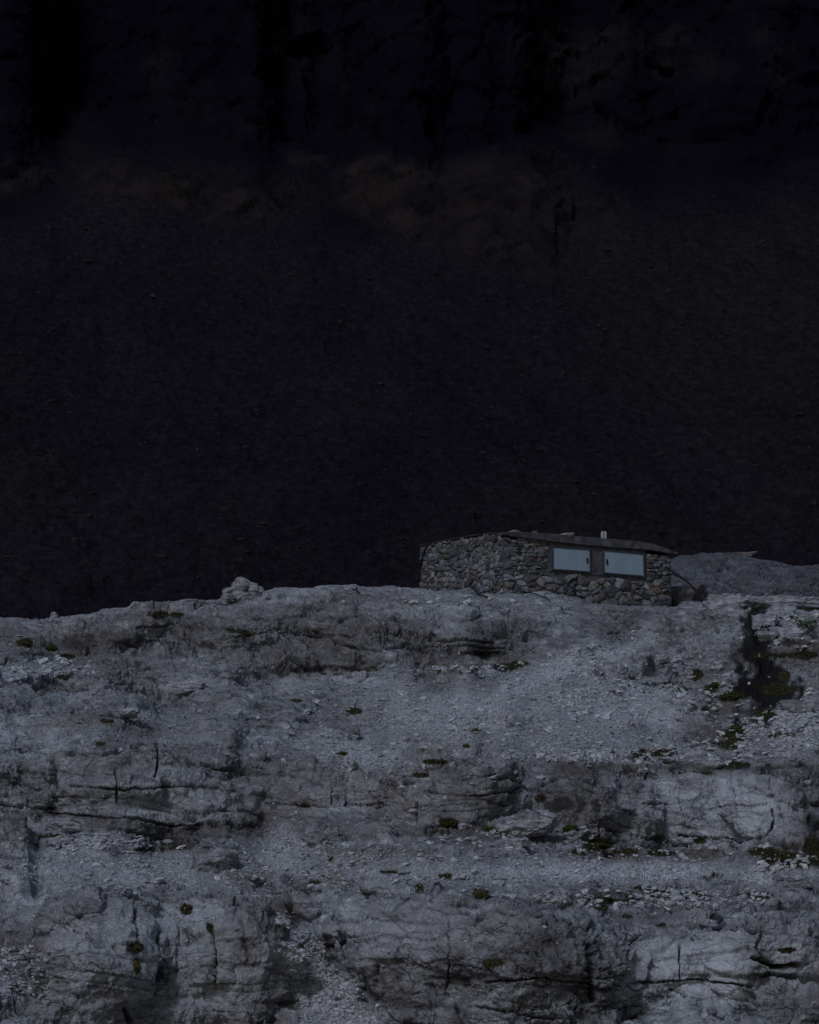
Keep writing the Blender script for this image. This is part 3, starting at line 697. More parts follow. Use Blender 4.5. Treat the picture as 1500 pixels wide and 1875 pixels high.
# scree: uncountable loose stones, one mesh
def scatter(name, mat, count, px, py, size, tones, sub=0, flat=.6, wide=1., jitter=0):
    v0, f0 = ICO[sub]
    nv, nf = len(v0), len(f0)
    ptsP = []; 
    for x, y in zip(px, py):
        xi, yi = int(x/S), int(y/S)
        i = look[min(mh-1, max(0, yi)), min(mw-1, max(0, xi))]
        ptsP.append(i)
    ids = np.array(ptsP); keep = ids >= 0
    ids, size, tones = ids[keep], size[keep], tones[keep]
    n = len(ids); C = PF[ids]
    # random rotation per stone
    a = rng.random(n)*6.28; ca, sa = np.cos(a), np.sin(a)
    jit = 1+.32*rng.normal(size=(n, nv)).clip(-1.4, 1.4)
    L = v0[None]*jit[..., None]*np.stack([size*wide*(.75+.6*rng.random(n)), size*(.7+.5*rng.random(n)), size*flat*(.6+.7*rng.random(n))], -1)[:, None]
    b = rng.normal(size=n)*.35; cb, sb = np.cos(b)[:, None], np.sin(b)[:, None]
    X, Y, Z = L[..., 0], L[..., 1], L[..., 2]
    X, Z = X*cb-Z*sb, X*sb+Z*cb
    X, Y = X*ca[:, None]-Y*sa[:, None], X*sa[:, None]+Y*ca[:, None]
    V = np.stack([X, Y, Z], -1)+C[:, None]+np.array([0, 0, 1.])*(size*.15)[:, None, None]
    Fc = f0[None]+(np.arange(n)*nv)[:, None, None]
    T = np.repeat(tones[:, None], nv, 1)
    return mesh_np(name, V.reshape(-1, 3), Fc.reshape(-1, 3), mat, smooth=False, colors={'tone': T.reshape(-1, 4)})
def sample(mask, n, power=1.):
    """random pixels on the near slope, weighted by a mask of the vertices"""
    m = np.zeros((mh, mw)); okk = look >= 0
    m[okk] = mask.ravel()[look[okk]]**power
    p = m.ravel(); p /= p.sum()
    i = rng.choice(mh*mw, n, p=p)
    return (i % mw+rng.random(n))*S, (i//mw+rng.random(n))*S
def gtones(n, lo=.22, hi=.52):
    t = lo+(hi-lo)*rng.random(n)**1.2
    wv = rng.normal(size=n)*.03+.005
    return np.stack([t*(1+wv), t*(1.0), t*(1.02-wv), np.ones(n)], -1)
n = 26000
dens = gravel**1.5*(1-mossy)*(1-wet)+.010*(1-rockm)+.006
px, py = sample(dens, n)
Ys = np.interp(py, [1080, 1875], [62, 30])
size = (Ys/F)*(1.0+1.5*rng.random(n)**2+4.0*(rng.random(n) < .05)*rng.random(n))
tag(scatter('scree', M_SCREE, n, px, py, size, gtones(n, .30, .60)), 'loose pale stones and gravel spread over the ledges', 'scree', kind='stuff')
# coarser rubble in the gully, on the stony strip and on the right
RUB = [(900,1330,500,100,.05),(750,1590,700,50,.07),(1100,1560,400,20,.12),(1300,1380,200,20,.4),(600,1820,44,130,2.2,-32),(640,1885,70,40,2.),(1100,1385,180,12,1),(1450,1330,110,55,.8),(1150,1645,250,18,.6),(1430,1580,60,16,.5),(1420,1150,80,40,.5),(180,1545,120,14,.5),(40,1780,50,60,.6),(1090,1260,140,60,.25),(60,1225,100,20,.4),(860,1225,80,8,.6),(960,1530,160,20,.25),(840,1100,100,10,.3),(1300,1250,100,60,.2)]
px, py = sample(blobs(PX, PY, RUB, mz, .5)*(1-wet), 5200)
Ys = np.interp(py, [1080, 1875], [62, 30])
size = (Ys/F)*(1.7+4.8*rng.random(5200)**2.2)
tag(scatter('rubble', M_SCREE, 0, px, py, size, gtones(5200, .36, .66), 1, .62, 1.2), 'coarse pale broken rubble lying on the gully and ledges', 'rubble', kind='stuff')
# moss: uncountable little tufts
px, py = sample(mossy*ss(mossy, .45, .9), 15000)
Ys = np.interp(py, [1080, 1875], [62, 30])
size = (Ys/F)*(.7+1.1*rng.random(15000))
tn = rng.random(15000)[:, None]; 
tone = np.concatenate([.028+.07*tn, .028+.062*tn, .013+.022*tn, np.ones((15000, 1))], 1)
tone[rng.random(15000) < .2, :3] *= np.array([1.5, 1.1, 1.2])
M_TUFT = stone_color_mat('moss_tufts', mott=25)
tag(scatter('moss', M_TUFT, 0, px, py, size, tone, 0, .7), 'dark green and olive moss growing in cracks and on ledges', 'moss', kind='stuff')

# moss cushions that stand alone
def cushion(px, py, w, h, mat, label):
    cnt[0] += 1
    p, nrm = surf(px, py+h*.2); k = p[1]/F
    v, f = ICO[4]; v = v.copy()
    q = v*2+cnt[0]
    v = v*(1+.4*fbm(q, 1.1, 4, cnt[0], .6)+.10*fbm(q, 7., 3, 5))[:, None]
    v = v*np.array([w*k*.42, w*k*.36, h*k*.36])
    o = mesh_np('moss_cushion', v, f, mat)
    o.location = (p[0], p[1]+.05, p[2]+.02)
    tag(o, label, 'moss cushion')
for c in [(880,1636,34,24,M_MOSSB,'round olive moss cushion on bare rock below the gravel path'),
          (247,1735,24,18,M_MOSSB,'upper of two olive cushions in the crack of the lower left outcrop'),
          (249,1769,17,27,M_MOSSB,'lower and narrower of two olive cushions in the crack of the lower left outcrop'),
          (1095,1548,50,18,M_MOSS,'long green moss cushion at the edge of the brown gravel'),
          (1045,1517,32,23,M_MOSS,'triangular bright green cushion against the dark rock wall'),
          (825,1507,38,16,M_MOSS,'flat green cushion left of a small pale block'),
          (902,1518,32,18,M_MOSS,'green cushion against the left end of the fluted pale block'),
          (627,1380,20,9,M_MOSS,'small green cushion in the middle of the slope above the grey outcrop'),
          (650,1304,32,11,M_MOSS,'dark wide cushion on the middle scree above a rounded boulder'),
          (1340,1277,40,14,M_MOSS,'green cushion at the left side of the dark cleft'),
          (1309,1252,18,13,M_MOSS,'small green cushion in the joint left of the dark cleft'),
          (1252,1263,16,8,M_MOSSB,'small brown cushion on the right scree'),
          (45,1178,24,12,M_MOSS,'dark green cushion near the left edge below the skyline'),
          (92,1185,28,13,M_MOSS,'dark green cushion left of the black ledge below the skyline')]:
    cushion(*c)

# heather and a leafy plant
def blades(name, mat, spots, n, hpx, wpx, label, cat, kind=None, lean=.6):
    V = []; Fc = []
    for _ in range(n):
        cx, cy, rx, ry = spots[rng.integers(len(spots))]
        x = cx+rx*rng.normal()*.5; y = cy+ry*rng.normal()*.5
        i = look[min(mh-1, int(y/S)), min(mw-1, int(x/S))]
        if i < 0: continue
        p = PF[i]; k = p[1]/F
        a = rng.random()*6.28; L = hpx*k*(.5+.8*rng.random()); w = wpx*k*.5
        d = np.array([math.cos(a)*lean, math.sin(a)*lean, 1.])*L; s = np.array([-math.sin(a), math.cos(a), 0])*w
        s2 = np.array([math.cos(a)*.5, math.sin(a)*.5, -.4])*w
        b = len(V); m = p+d*.55+np.array([0, 0, .1*L])
        V += [p-s, p+s, p+s2, m-s, m+s, m+s2, p+d]
        Fc += [(b, b+1, b+4), (b, b+4, b+3), (b+1, b+2, b+5), (b+1, b+5, b+4), (b+2, b, b+3), (b+2, b+3, b+5), (b+3, b+4, b+6), (b+4, b+5, b+6), (b+5, b+3, b+6)]
    o = mesh_np(name, np.array(V), np.array(Fc), mat, smooth=False)
    return tag(o, label, cat, kind=kind)
blades('heather', M_TWIG, [(1250,1622,34,6),(1295,1612,16,5),(1310,1606,10,4),(1170,1610,14,4),(1220,1655,30,6),(1260,1660,40,5),(1395,1640,50,6),(1210,1378,30,5),(1095,1648,40,6),(1240,1380,20,4),(1360,1700,30,5)], 520, 7, .9, 'dark dry heather twigs above and below the gravel path', 'heather', 'stuff')

# ------------------------------------------------------------------ rear ridge right of the hut
ridge_top = np.array([(1150,1060),(1200,1030),(1232,1020),(1260,1017),(1340,1019),(1380,1022),(1400,1028),(1430,1034),(1455,1041),(1500,1040),(1560,1036),(1700,1040),(1900,1075)], float)
nu, nv = 520, 190
us = np.linspace(1150, 1900, nu)
tv = np.linspace(0, 1, nv)
U = np.repeat(us[:, None], nv, 1); T = np.repeat(tv[None], nu, 0)
Yr = 70+(U-1236)*.004
top = np.interp(U, ridge_top[:, 0], ridge_top[:, 1])
zt = at(U, top, Yr)[2] if False else (ray(U, top)[2]/ray(U, top)[1]*Yr)
zb = (ray(U, 1135+0*U)[2]/ray(U, 1135+0*U)[1]*Yr)-.8
ang = T*math.pi*.98
hh = np.sin(ang)**.55*(1)
Rz = zb+(zt-zb)*np.where(ang < math.pi/2, np.sin(np.minimum(ang, 1.5708))**.8, np.sin(ang)**.7)
Ry = Yr-2.4*np.cos(ang)
Rx = (U-750)/F*Yr
Pr = np.stack([Rx, Ry, Rz], -1)
Nr = np.stack([Rx*0, -np.cos(ang)*.9, np.sin(ang)*.35], -1)
dd = .30*fbm(Pr, (.5, .5, .9), 5, 401, .6)+.06*fbm(Pr, 6., 4, 405, .7)+.12*(worley(Pr, (.8, .8, 1.6), 402)[2]-.5)+.05*fbm(Pr, 3., 3, 403)+.03*fbm(Pr, (1.5, 1.5, 6), 3, 404)
Pr = Pr+Nr*dd[..., None]
ii = np.arange(nu*nv).reshape(nu, nv)
qd = np.stack([ii[:-1, :-1], ii[1:, :-1], ii[1:, 1:], ii[:-1, 1:]], -1).reshape(-1, 4)
M_RIDGE = limestone('ridge_limestone', (.40, .41, .44), False)
rg = mesh_np('rock_ridge', Pr.reshape(-1, 3), qd, M_RIDGE)
tag(rg, kind='structure')
b = stone('boulder', 0, 0, 84, 44, M_BROWN, 'squat dark brown boulder against the right end of the hut under the cables', 'boulder', loc=at(1252, 1108, 65.2), depth=.7, sink=.1, blocky=.35, tilt=5)
b.location = at(1244, 1094, 65.6)
b = stone('stone', 0, 0, 46, 14, M_BROWN, 'rounded brown stone on top of the rear ridge', 'stone', loc=at(1357, 1024, 70.2), sink=.1)
b.location = at(1357, 1018, 70.3)

# ------------------------------------------------------------------ cairns on the skyline
def cairn(cx, base, layers, label):
    root_p, _ = surf(cx, base)
    root = empty('cairn', root_p); tag(root, label, 'cairn')
    for (dx, dy, w, h, tilt) in layers:
        cnt[0] += 1
        k = root_p[1]/F
        v, f = rock_shape(cnt[0], .0, 2)
        v = v*np.array([w*k/1.6, w*k/1.9, h*k/1.5]) @ rotm(0, R(tilt), R(random.uniform(-30, 30))).T
        o = mesh_np('stone', v, f, M_ROCKLESS, root, smooth=False)
        o.location = (dx*k, random.uniform(-.1, .25), -dy*k)
rc = random.Random(3)
L = []
prof = [(408,1100),(412,1082),(425,1071),(440,1060),(452,1062),(468,1074),(485,1079),(497,1092)]
for y in (1092, 1085, 1078, 1071, 1065):
    xsx = [x for x in np.arange(404, 500, 1.) if np.interp(x, [p[0] for p in prof], [p[1] for p in prof]) < y-1]
    if not xsx: continue
    x = xsx[0]+5
    while x < xsx[-1]:
        w = rc.uniform(15, 27)
        L.append((x-448, y-1094+rc.uniform(-1, 2), w, rc.uniform(10, 17), rc.uniform(-30, 30))); x += w*.55
cairn(448, 1094, L, 'wide heap of pale stones piled on the skyline left of the hut')
cairn(97, 1133, [(0, 0, 18, 9, 4), (1, -6, 12, 9, -8), (0, -11, 9, 6, 6)], 'tiny cairn of three stones on the skyline near the left edge')

# ------------------------------------------------------------------ stone hut
TH = R(25.0)
uf = np.array([math.cos(TH), math.sin(TH), 0]); vs = np.array([-math.sin(TH), math.cos(TH), 0])
CPX = 922
C0 = at(CPX, 1088, 61.9)                       # nearest corner, on the ground
def on_plane(px, py, d):
    """point of the sight line on the wall plane through C0 along d -> (s, h)"""
    r = np.array(ray(px, py)); nrm = np.array([-d[1], d[0], 0.])
    k = (C0@nrm)/(r@nrm); q = r*k-C0
    return q@d, q[2]
def ff(px, py): return on_plane(px, py, uf)
def fs(px, py): return on_plane(px, py, vs)
HUT = empty('stone_hut', C0)
tag(HUT, 'low stone mountain hut with flat roof and two pale blue shutters on the rock crest', 'hut')
WF = ff(1229, 1060)[0]; WS = fs(770, 1040)[0]
top_f = lambda s: np.interp(s, [0, ff(1000, 990)[0], ff(1229, 1020)[0]], [ff(CPX, 984)[1], ff(1000, 990)[1], ff(1229, 1018)[1]])
top_s = lambda s: np.interp(s, [0, fs(905, 977)[0], fs(830, 986)[0], WS], [fs(CPX, 979)[1], fs(905, 977)[1], fs(830, 988)[1], fs(771, 999)[1]])
BOT = -.9
def clip_poly(poly, n, c):
    out = []
    for i in range(len(poly)):
        a, b = poly[i], poly[(i+1) % len(poly)]
        da, db = a@n-c, b@n-c
        if da <= 0: out.append(a)
        if da*db < 0: out.append(a+(b-a)*(da/(da-db)))
    return out
def voronoi(points, box, an):
    cells = []
    P2 = points*np.array([1, an])
    for i, p in enumerate(P2):
        x0, y0, x1, y1 = box
        poly = [np.array(q)*np.array([1, an]) for q in ((x0, y0), (x1, y0), (x1, y1), (x0, y1))]
        dd = np.sum((P2-p)**2, 1); near = np.argsort(dd)[1:22]
        for j in near:
            nrm = P2[j]-p; c = ((P2[j]+p)/2)@nrm
            poly = clip_poly(poly, nrm, c)
            if len(poly) < 3: break
        if len(poly) >= 3: cells.append(np.array(poly)/np.array([1, an]))
    return cells
class Wall:
    def __init__(s): s.V = []; s.T = []; s.F3 = []; s.F4 = []
    def stone(s, poly, frame, out, tone, gap=.012, bulge=.05):
        c = poly.mean(0); 
        r_ = np.linalg.norm(poly-c, axis=1).mean()
        if r_ < .03: return
        # round the outline by chaikin, shrink for the joint
        q = c+(poly-c)*max(.3, 1-gap/r_*1.4)
        q = np.stack([.86*q+.14*np.roll(q, -1, 0), .14*q+.86*np.roll(q, -1, 0)], 1).reshape(-1, 2)
        n = len(q); base = len(s.V)
        tx, ty = rng.normal()*.07, rng.normal()*.07
        jit = rng.normal(size=(n, 2))*.014; bulge = bulge*(.35+1.1*rng.random())
        for k, (sc, dp) in enumerate(((1., -.05), (1., bulge*.55), (.86, bulge), (.45, bulge*1.08))):
            for m_ in range(n):
                w = c+(q[m_]-c)*sc+jit[m_]*(r_/.12)*.6
                dz = dp+((w-c)@np.array([tx, ty]))*(k > 0)*2+rng.normal()*.006*(k > 0)
                s.V.append(frame(w[0], w[1])+out*dz)
        s.V.append(frame(*c)+out*bulge*1.1)
        for k in range(3):
            for m_ in range(n):
                a, b_ = base+k*n+m_, base+k*n+(m_+1) % n
                s.F4.append((a, b_, b_+n, a+n))
        for m_ in range(n):
            s.F3.append((base+3*n+m_, base+3*n+(m_+1) % n, base+4*n))
        s.T += [tone]*(4*n+1)
def tone(kind=0):
    t = .10+.15*rng.random()**1.3
    if rng.random() < .18: t *= 1.35
    if rng.random() < .16: t *= .6
    c = [(1, 1, 1.06), (1.05, .96, .88), (1.1, .9, .78), (.95, 1.02, 1.1), (1, 1, 1)][rng.choice(5, p=[.36, .18, .07, .16, .23])]
    if rng.random() < .012: c = (1.2, .78, .68)
    return (t*c[0], t*c[1], t*c[2], 1)
wf = Wall(); ws = Wall()
Ff = lambda s, h: uf*s+np.array([0, 0, h]); Of = np.array([uf[1], -uf[0], 0])
Fs = lambda s, h: vs*s+np.array([0, 0, h]); Os = np.array([-vs[1], vs[0], 0])
# openings / concrete zones of the front (s0,s1,h0,h1)
wL0, wL1 = ff(1005, 1020)[0], ff(1181, 1020)[0]
hW0 = ff(1010, 1046)[1]; 
def conc_zone(s, h):     # shutters, pillar and beam
    py_ok = True
    base = np.interp(s, [wL0, wL1], [ff(1005, 1047)[1], ff(1181, 1060)[1]])
    return (wL0-.04 < s < wL1+.06) and h > base
def add_cells(wall, pts, box, an, frame, out, topf, W, skip=None, gap=.012, bulge=.05):
    for poly in voronoi(np.array(pts), box, an):
        c = poly.mean(0)
        if c[0] < 0 or c[0] > W or c[1] > topf(c[0])-.02 or c[1] < BOT: continue
        if skip and skip(*c): continue
        poly[:, 0] = poly[:, 0].clip(.0, W)
        poly[:, 1] = np.minimum(poly[:, 1], topf(c[0])+.02)
        wall.stone(poly, frame, out, tone(), gap, bulge)
def jgrid(x0, x1, y0, y1, dx, dy, j=.33):
    pts = []; r = 0; y = y0
    while y < y1:
        x = x0+(r % 2)*dx*.5+rng.random()*dx*.4
        while x < x1:
            pts.append((x+rng.normal()*dx*j*.6, y+rng.normal()*dy*j*.6)); x += dx*(.65+.7*rng.random())
        y += dy; r += 1
    return [p for p in pts if rng.random() > .22]
# side: rubble, finer in the middle
add_cells(ws, jgrid(-.3, WS+.3, BOT, 2.2, .235, .115, .5), (-.3, BOT, WS+.3, 2.4), 1.5, Fs, Os, top_s, WS, gap=.011, bulge=.048)
# front: thin courses upper left and upper right, rubble below
sC1 = ff(1003, 1020)[0]
hsplit = lambda s: np.interp(s, [0, wL0, wL1, WF], [ff(930, 1046)[1], ff(1003, 1052)[1], ff(1181, 1062)[1], ff(1229, 1064)[1]])
def lowonly(s, h): return conc_zone(s, h) or (h > hsplit(s) and s > .22)
add_cells(wf, jgrid(-.3, WF+.3, BOT, 2.2, .30, .135, .5), (-.3, BOT, WF+.3, 2.4), 1.6, Ff, Of, top_f, WF, lowonly, gap=.011, bulge=.05)
def courses(s0, s1, top_):
    h = min(hsplit(s0), hsplit(s1))
    while h < 2.2:
        dh = rng.uniform(.06, .10); s = s0+rng.random()*.08
        s = s0
        while s < s1:
            L_ = rng.uniform(.16, .42)
            if h+dh < top_f(s)+.02 and h > hsplit(s)-.08 and not conc_zone(s+.1, h+dh/2):
                e = min(s+L_, s1)
                if e-s > .06:
                    wv = .018*math.sin(s*5+h*9)
                    pl = np.array([(s, h+wv), (s+(e-s)*.5, h+wv-.006), (e, h+wv), (e, h+dh+wv), (s+(e-s)*.5, h+dh+wv+.006), (s, h+dh+wv)])
                    pl += rng.normal(size=pl.shape)*.007
                    wf.stone(pl, Ff, Of, tone(), .008, .045)
            s += L_
        h += dh
courses(.22, wL0-.02, top_f)
courses(wL1+.05, WF, top_f)
def wallmesh(wall, name):
    return mesh_np(name, np.array(wall.V), [np.array(wall.F4), np.array(wall.F3)], M_MASON, HUT, True, colors={'tone': np.array(wall.T)})
o = wallmesh(wf, 'stone_facing'); o['label'] = 'front masonry with thin courses above rubble'
o = wallmesh(ws, 'stone_facing'); o['label'] = 'left side masonry of uneven rubble stones'
# mortar core
def prism(name, ring_b, ring_t, mat, parent=HUT, smooth=False):
    n = len(ring_b); V = list(ring_b)+list(ring_t)
    F4 = [(i, (i+1) % n, n+(i+1) % n, n+i) for i in range(n)]
    me = bpy.data.meshes.new(name); me.from_pydata([tuple(v) for v in V], [], F4+[tuple(range(n-1, -1, -1)), tuple(range(n, 2*n))]); me.update()
    me.materials.append(mat)
    o = bpy.data.objects.new(name, me); col.objects.link(o); o.parent = parent
    return o
def ground_pt(s, t, h): return uf*s+vs*t+np.array([0, 0, h])
ring = [(0, 0), (wL0, 0), (WF*.7, 0), (WF, 0), (WF, WS), (0, WS), (0, WS*.5), (0, fs(905, 977)[0])]
def hz(s, t):
    if t == 0: return float(top_f(s))-.03
    if s == 0: return float(top_s(t))-.03
    return float(top_s(WS))-.2
prism('wall', [ground_pt(s, t, BOT) for s, t in ring], [ground_pt(s, t, hz(s, t)) for s, t in ring], M_MORTAR)
# roof slab: grey concrete edge over the front, falling at the right end
def quadbox(name, s0, s1, h00, h10, h01, h11, d0, d1, mat, parent=HUT, frame=Ff, out=Of):
    """box on a wall: s range, bottom heights h00 (s0) h10 (s1), top h01 h11, depth d0..d1 outward"""
    rb = [frame(s0, h00)+out*d0, frame(s1, h10)+out*d0, frame(s1, h10)+out*d1, frame(s0, h00)+out*d1]
    rt = [frame(s0, h01)+out*d0, frame(s1, h11)+out*d0, frame(s1, h11)+out*d1, frame(s0, h01)+out*d1]
    return prism(name, rb, rt, mat, parent)
def bevel(o, w=.01, seg=2):
    m = o.modifiers.new('bevel', 'BEVEL'); m.width = w; m.segments = seg; m.limit_method = 'ANGLE'
roof_pts = [(918,976,980),(940,975,984),(975,976,988),(1010,979,993),(1060,983,998),(1113,988,1003),(1160,991,1006),(1185,995,1008),(1196,997,1009.5),(1215,1004,1013),(1237,1012,1016.5)]
V = []; 
rows = []
for (x, yt, yb) in roof_pts:
    s, ht = ff(x, yt); _, hb = ff(x, yb)
    out1, back = .13, max(.2, WS*.95)
    jt = .008*math.sin(x*1.7)
    rows.append([Ff(s, hb)+Of*out1, Ff(s, ht-.015+jt)+Of*(out1+.012), Ff(s, ht+jt)+Of*(out1-.03), Ff(s, ht+jt)-Of*back*.5, Ff(s, ht-.25)-Of*back, Ff(s, hb-.2)-Of*back, Ff(s, hb)-Of*.05])
rows = np.array(rows); nr, nc = rows.shape[:2]
ii = np.arange(nr*nc).reshape(nr, nc)
q = []
for i in range(nr-1):
    for j in range(nc): q.append((ii[i, j], ii[i+1, j], ii[i+1, (j+1) % nc], ii[i, (j+1) % nc]))
me = bpy.data.meshes.new('roof')
me.from_pydata([tuple(v) for v in rows.reshape(-1, 3)], [], [tuple(int(k) for k in f) for f in q]+[tuple(int(k) for k in ii[0]), tuple(int(k) for k in ii[-1][::-1])]); me.update()
me.materials.append(M_CONC); rf = bpy.data.objects.new('roof', me); col.objects.link(rf); rf.parent = HUT
bevel(rf, .008)
# side verge of the roof, thin, following the rubble top
sv = [(CPX-1, 978), (905, 975), (870, 979), (830, 986), (790, 993), (769, 998)]
rows = []
for x, y in sv:
    s, h = fs(x, y)
    rows.append([Fs(s, h-.035)+Os*.03, Fs(s, h)+Os*.05, Fs(s, h+.004)-Os*1.2, Fs(s, h-.05)-Os*1.2])
rows = np.array(rows); nr, nc = rows.shape[:2]; ii = np.arange(nr*nc).reshape(nr, nc)
q = [(int(ii[i, j]), int(ii[i+1, j]), int(ii[i+1, (j+1) % nc]), int(ii[i, (j+1) % nc])) for i in range(nr-1) for j in range(nc)]
me = bpy.data.meshes.new('roof_verge'); me.from_pydata([tuple(v) for v in rows.reshape(-1, 3)], [], q+[tuple(int(k) for k in ii[0]), tuple(int(k) for k in ii[-1][::-1])]); me.update()
me.materials.append(M_CONC); o = bpy.data.objects.new('roof_verge', me); col.objects.link(o); o.parent = HUT
# dark membrane lying on the roof between the stones
s0, h0 = ff(958, 974); s1, h1 = ff(1040, 980)
quadbox('roof_membrane', s0, s1, h0-.03, h1-.03, h0+.02, h1+.02, -.9, -.15, M_BLACK)
# concrete around the shutters
sA, _ = ff(1005, 1020); sB, _ = ff(1181, 1020)
quadbox('concrete_surround', sA, sB, ff(1005, 1046)[1], ff(1181, 1060)[1], ff(1005, 992)[1]+.02, ff(1181, 1009)[1]+.02, -.03, .035, M_CONC)
def shutter(x0, yt0, yb0, x1, yt1, yb1, lab, slot_side, grooves):
    # frame: four bars in front of the surround; the panel inside
    s0, ht0 = ff(x0, yt0); _, hb0 = ff(x0, yb0); s1, ht1 = ff(x1, yt1); _, hb1 = ff(x1, yb1)
    w = .035
    me_parts = []
    pan_root = None
    V = []; Fc = []
    def bar(sa, sb, b0, b1, t0, t1, d0=.03, d1=.085):
        b = len(V)
        for d in (d0, d1):
            for (s, h) in ((sa, b0), (sb, b1), (sb, t1), (sa, t0)): V.append(tuple(Ff(s, h)+Of*d))
        Fc.extend([(b, b+1, b+2, b+3), (b+7, b+6, b+5, b+4), (b, b+4, b+5, b+1), (b+1, b+5, b+6, b+2), (b+2, b+6, b+7, b+3), (b+3, b+7, b+4, b)])
    # shutter panel with fine vertical ribs
    n = grooves
    P_ = []
    for i in range(n*4+1):
        s = s0+(s1-s0)*i/(n*4); k = i/(n*4)
        dp = .062+(.0 if i % 4 in (1, 2, 3) else -.003)
        P_.append((s, hb0+(hb1-hb0)*k, ht0+(ht1-ht0)*k, dp))
    Vp = []; Fp = []
    for (s, hb, ht, dp) in P_: Vp += [tuple(Ff(s, hb)+Of*dp), tuple(Ff(s, ht)+Of*dp), tuple(Ff(s, ht)+Of*.037), tuple(Ff(s, hb)+Of*.037)]
    for i in range(len(P_)-1):
        a = i*4
        for j in range(4): Fp.append((a+j, a+(j+1) % 4, a+4+(j+1) % 4, a+4+j))
    Fp += [(0, 3, 2, 1), (len(Vp)-4, len(Vp)-3, len(Vp)-2, len(Vp)-1)]
    me = bpy.data.meshes.new('window_shutter'); me.from_pydata(Vp, [], Fp); me.update(); me.materials.append(M_SHUT)
    sh = bpy.data.objects.new('window_shutter', me); col.objects.link(sh); sh.parent = HUT; sh['label'] = lab
    bar(s0-w, s1+w, ht0+.003, ht1+.003, ht0+w, ht1+w); bar(s0-w, s1+w, hb0-w, hb1-w, hb0-.003, hb1-.003)
    bar(s0-w, s0-.003, hb0-.003, hb0-.003, ht0+.003, ht0+.003); bar(s1+.003, s1+w, hb1-.003, hb1-.003, ht1+.003, ht1+.003)
    me = bpy.data.meshes.new('frame'); me.from_pydata(V, [], Fc); me.update(); me.materials.append(M_FRAME)
    fr = bpy.data.objects.new('frame', me); col.objects.link(fr); fr.parent = sh
    # latch: a dark upright grip
    k = .93 if slot_side > 0 else .07
    s = s0+(s1-s0)*k; hm = ((hb0+ht0)/2*(1-k)+(hb1+ht1)/2*k)-.0
    quadbox('handle', s-.016, s+.016, hm-.07, hm-.07, hm+.07, hm+.07, .0625, .095, M_BLACK, sh)
shutter(1011, 1003, 1042, 1077.5, 1008, 1046.5, 'plain left shutter with its grip at the right', 1, 3)
shutter(1104, 1009.5, 1048.5, 1176, 1016, 1054.5, 'ribbed right shutter with its grip at the left', -1, 16)
# twin vent standing on the roof
vr = None
sv_, hv = ff(1113, 988)
def post(px0, px1, ytop, name, parent):
    s0, _ = ff(px0, 988); s1, _ = ff(px1, 988); r = (s1-s0)/2; cx = (s0+s1)/2
    hb, ht = ff(1113, 991)[1], ff(1113, ytop)[1]
    V = []; n = 14; prof = [(1, hb), (1, ht-.09), (.93, ht-.05), (.72, ht-.015), (.4, ht), (0.02, ht+.003)]
    for rr, h in prof:
        for i in range(n):
            a = 2*math.pi*i/n
            V.append(tuple(Ff(cx+r*rr*math.cos(a), h)+Of*(-.35+r*1.3*rr*math.sin(a))))
    Fc = [(k*n+i, k*n+(i+1) % n, (k+1)*n+(i+1) % n, (k+1)*n+i) for k in range(len(prof)-1) for i in range(n)]+[tuple(range(n-1, -1, -1)), tuple(range((len(prof)-1)*n, len(prof)*n))]
    me = bpy.data.meshes.new(name); me.from_pydata(V, [], Fc); me.update(); me.materials.append(M_PIPE)
    o = bpy.data.objects.new(name, me); col.objects.link(o); o.parent = parent
    return o
post(1112.6, 1117.1, 969, 'vent_pipe', HUT); post(1117.7, 1122.4, 968.5, 'vent_pipe', HUT)
# stones holding down the roof
for (x, y, w, h, lab) in [(947, 972.5, 17, 5, 'pale flat stone on the hut roof, nearest the front corner'), (983, 973.5, 9, 3, 'tiny flat stone on the hut roof left of the bent pale one'),
                          (1038, 979.5, 24, 6, 'longest pale stone on the hut roof, left of the vent pipes')]:
    s, hh_ = ff(x, y)
    b = stone('stone', 0, 0, w, h, M_TAN, lab, 'stone', loc=C0+Ff(s, hh_), depth=.12, sink=.5, blocky=.2, tilt=-12 if w > 20 else 0)
    b.location = C0+Ff(s, hh_)-Of*.12

# ------------------------------------------------------------------ cables
def tube(name, pts, r, mat, label, cat, group=None):
    cu = bpy.data.curves.new(name, 'CURVE'); cu.dimensions = '3D'; cu.bevel_depth = r; cu.bevel_resolution = 3; cu.use_fill_caps = True
    sp = cu.splines.new('NURBS'); sp.points.add(len(pts)-1); sp.order_u = 3; sp.use_endpoint_u = True
    for i, p in enumerate(pts): sp.points[i].co = (*p, 1)
    tmp = bpy.data.objects.new(name, cu); col.objects.link(tmp)
    dg = bpy.context.evaluated_depsgraph_get(); me = bpy.data.meshes.new_from_object(tmp.evaluated_get(dg))
    bpy.data.objects.remove(tmp); me.materials.clear(); me.materials.append(mat)
    o = bpy.data.objects.new(name, me); col.objects.link(o)
    return tag(o, label, cat, group)
def wallpt_s(px, py, d=.09):
    s, h = fs(px, py); return C0+Fs(s, h)+Os*d
tube('cable', [wallpt_s(x, y, .10) for x, y in [(797,993),(791,995),(785,1005),(780,1020),(776,1038),(773,1052),(772,1064)]], .026, M_BLACK, 'black cable hanging down the left end of the side wall', 'cable')
def cab(pts, Y0, Y1, r, lab):
    n = len(pts)
    tube('cable', [at(x, y, Y0+(Y1-Y0)*i/(n-1)) for i, (x, y) in enumerate(pts)], r, M_BLACK, lab, 'cable')
cab([(1221,1040),(1233,1047),(1246,1056),(1260,1066),(1272,1078),(1281,1090),(1285,1102)], 63.6, 63.3, .026, 'upper of two black cables curving from the right end of the hut to the rock')
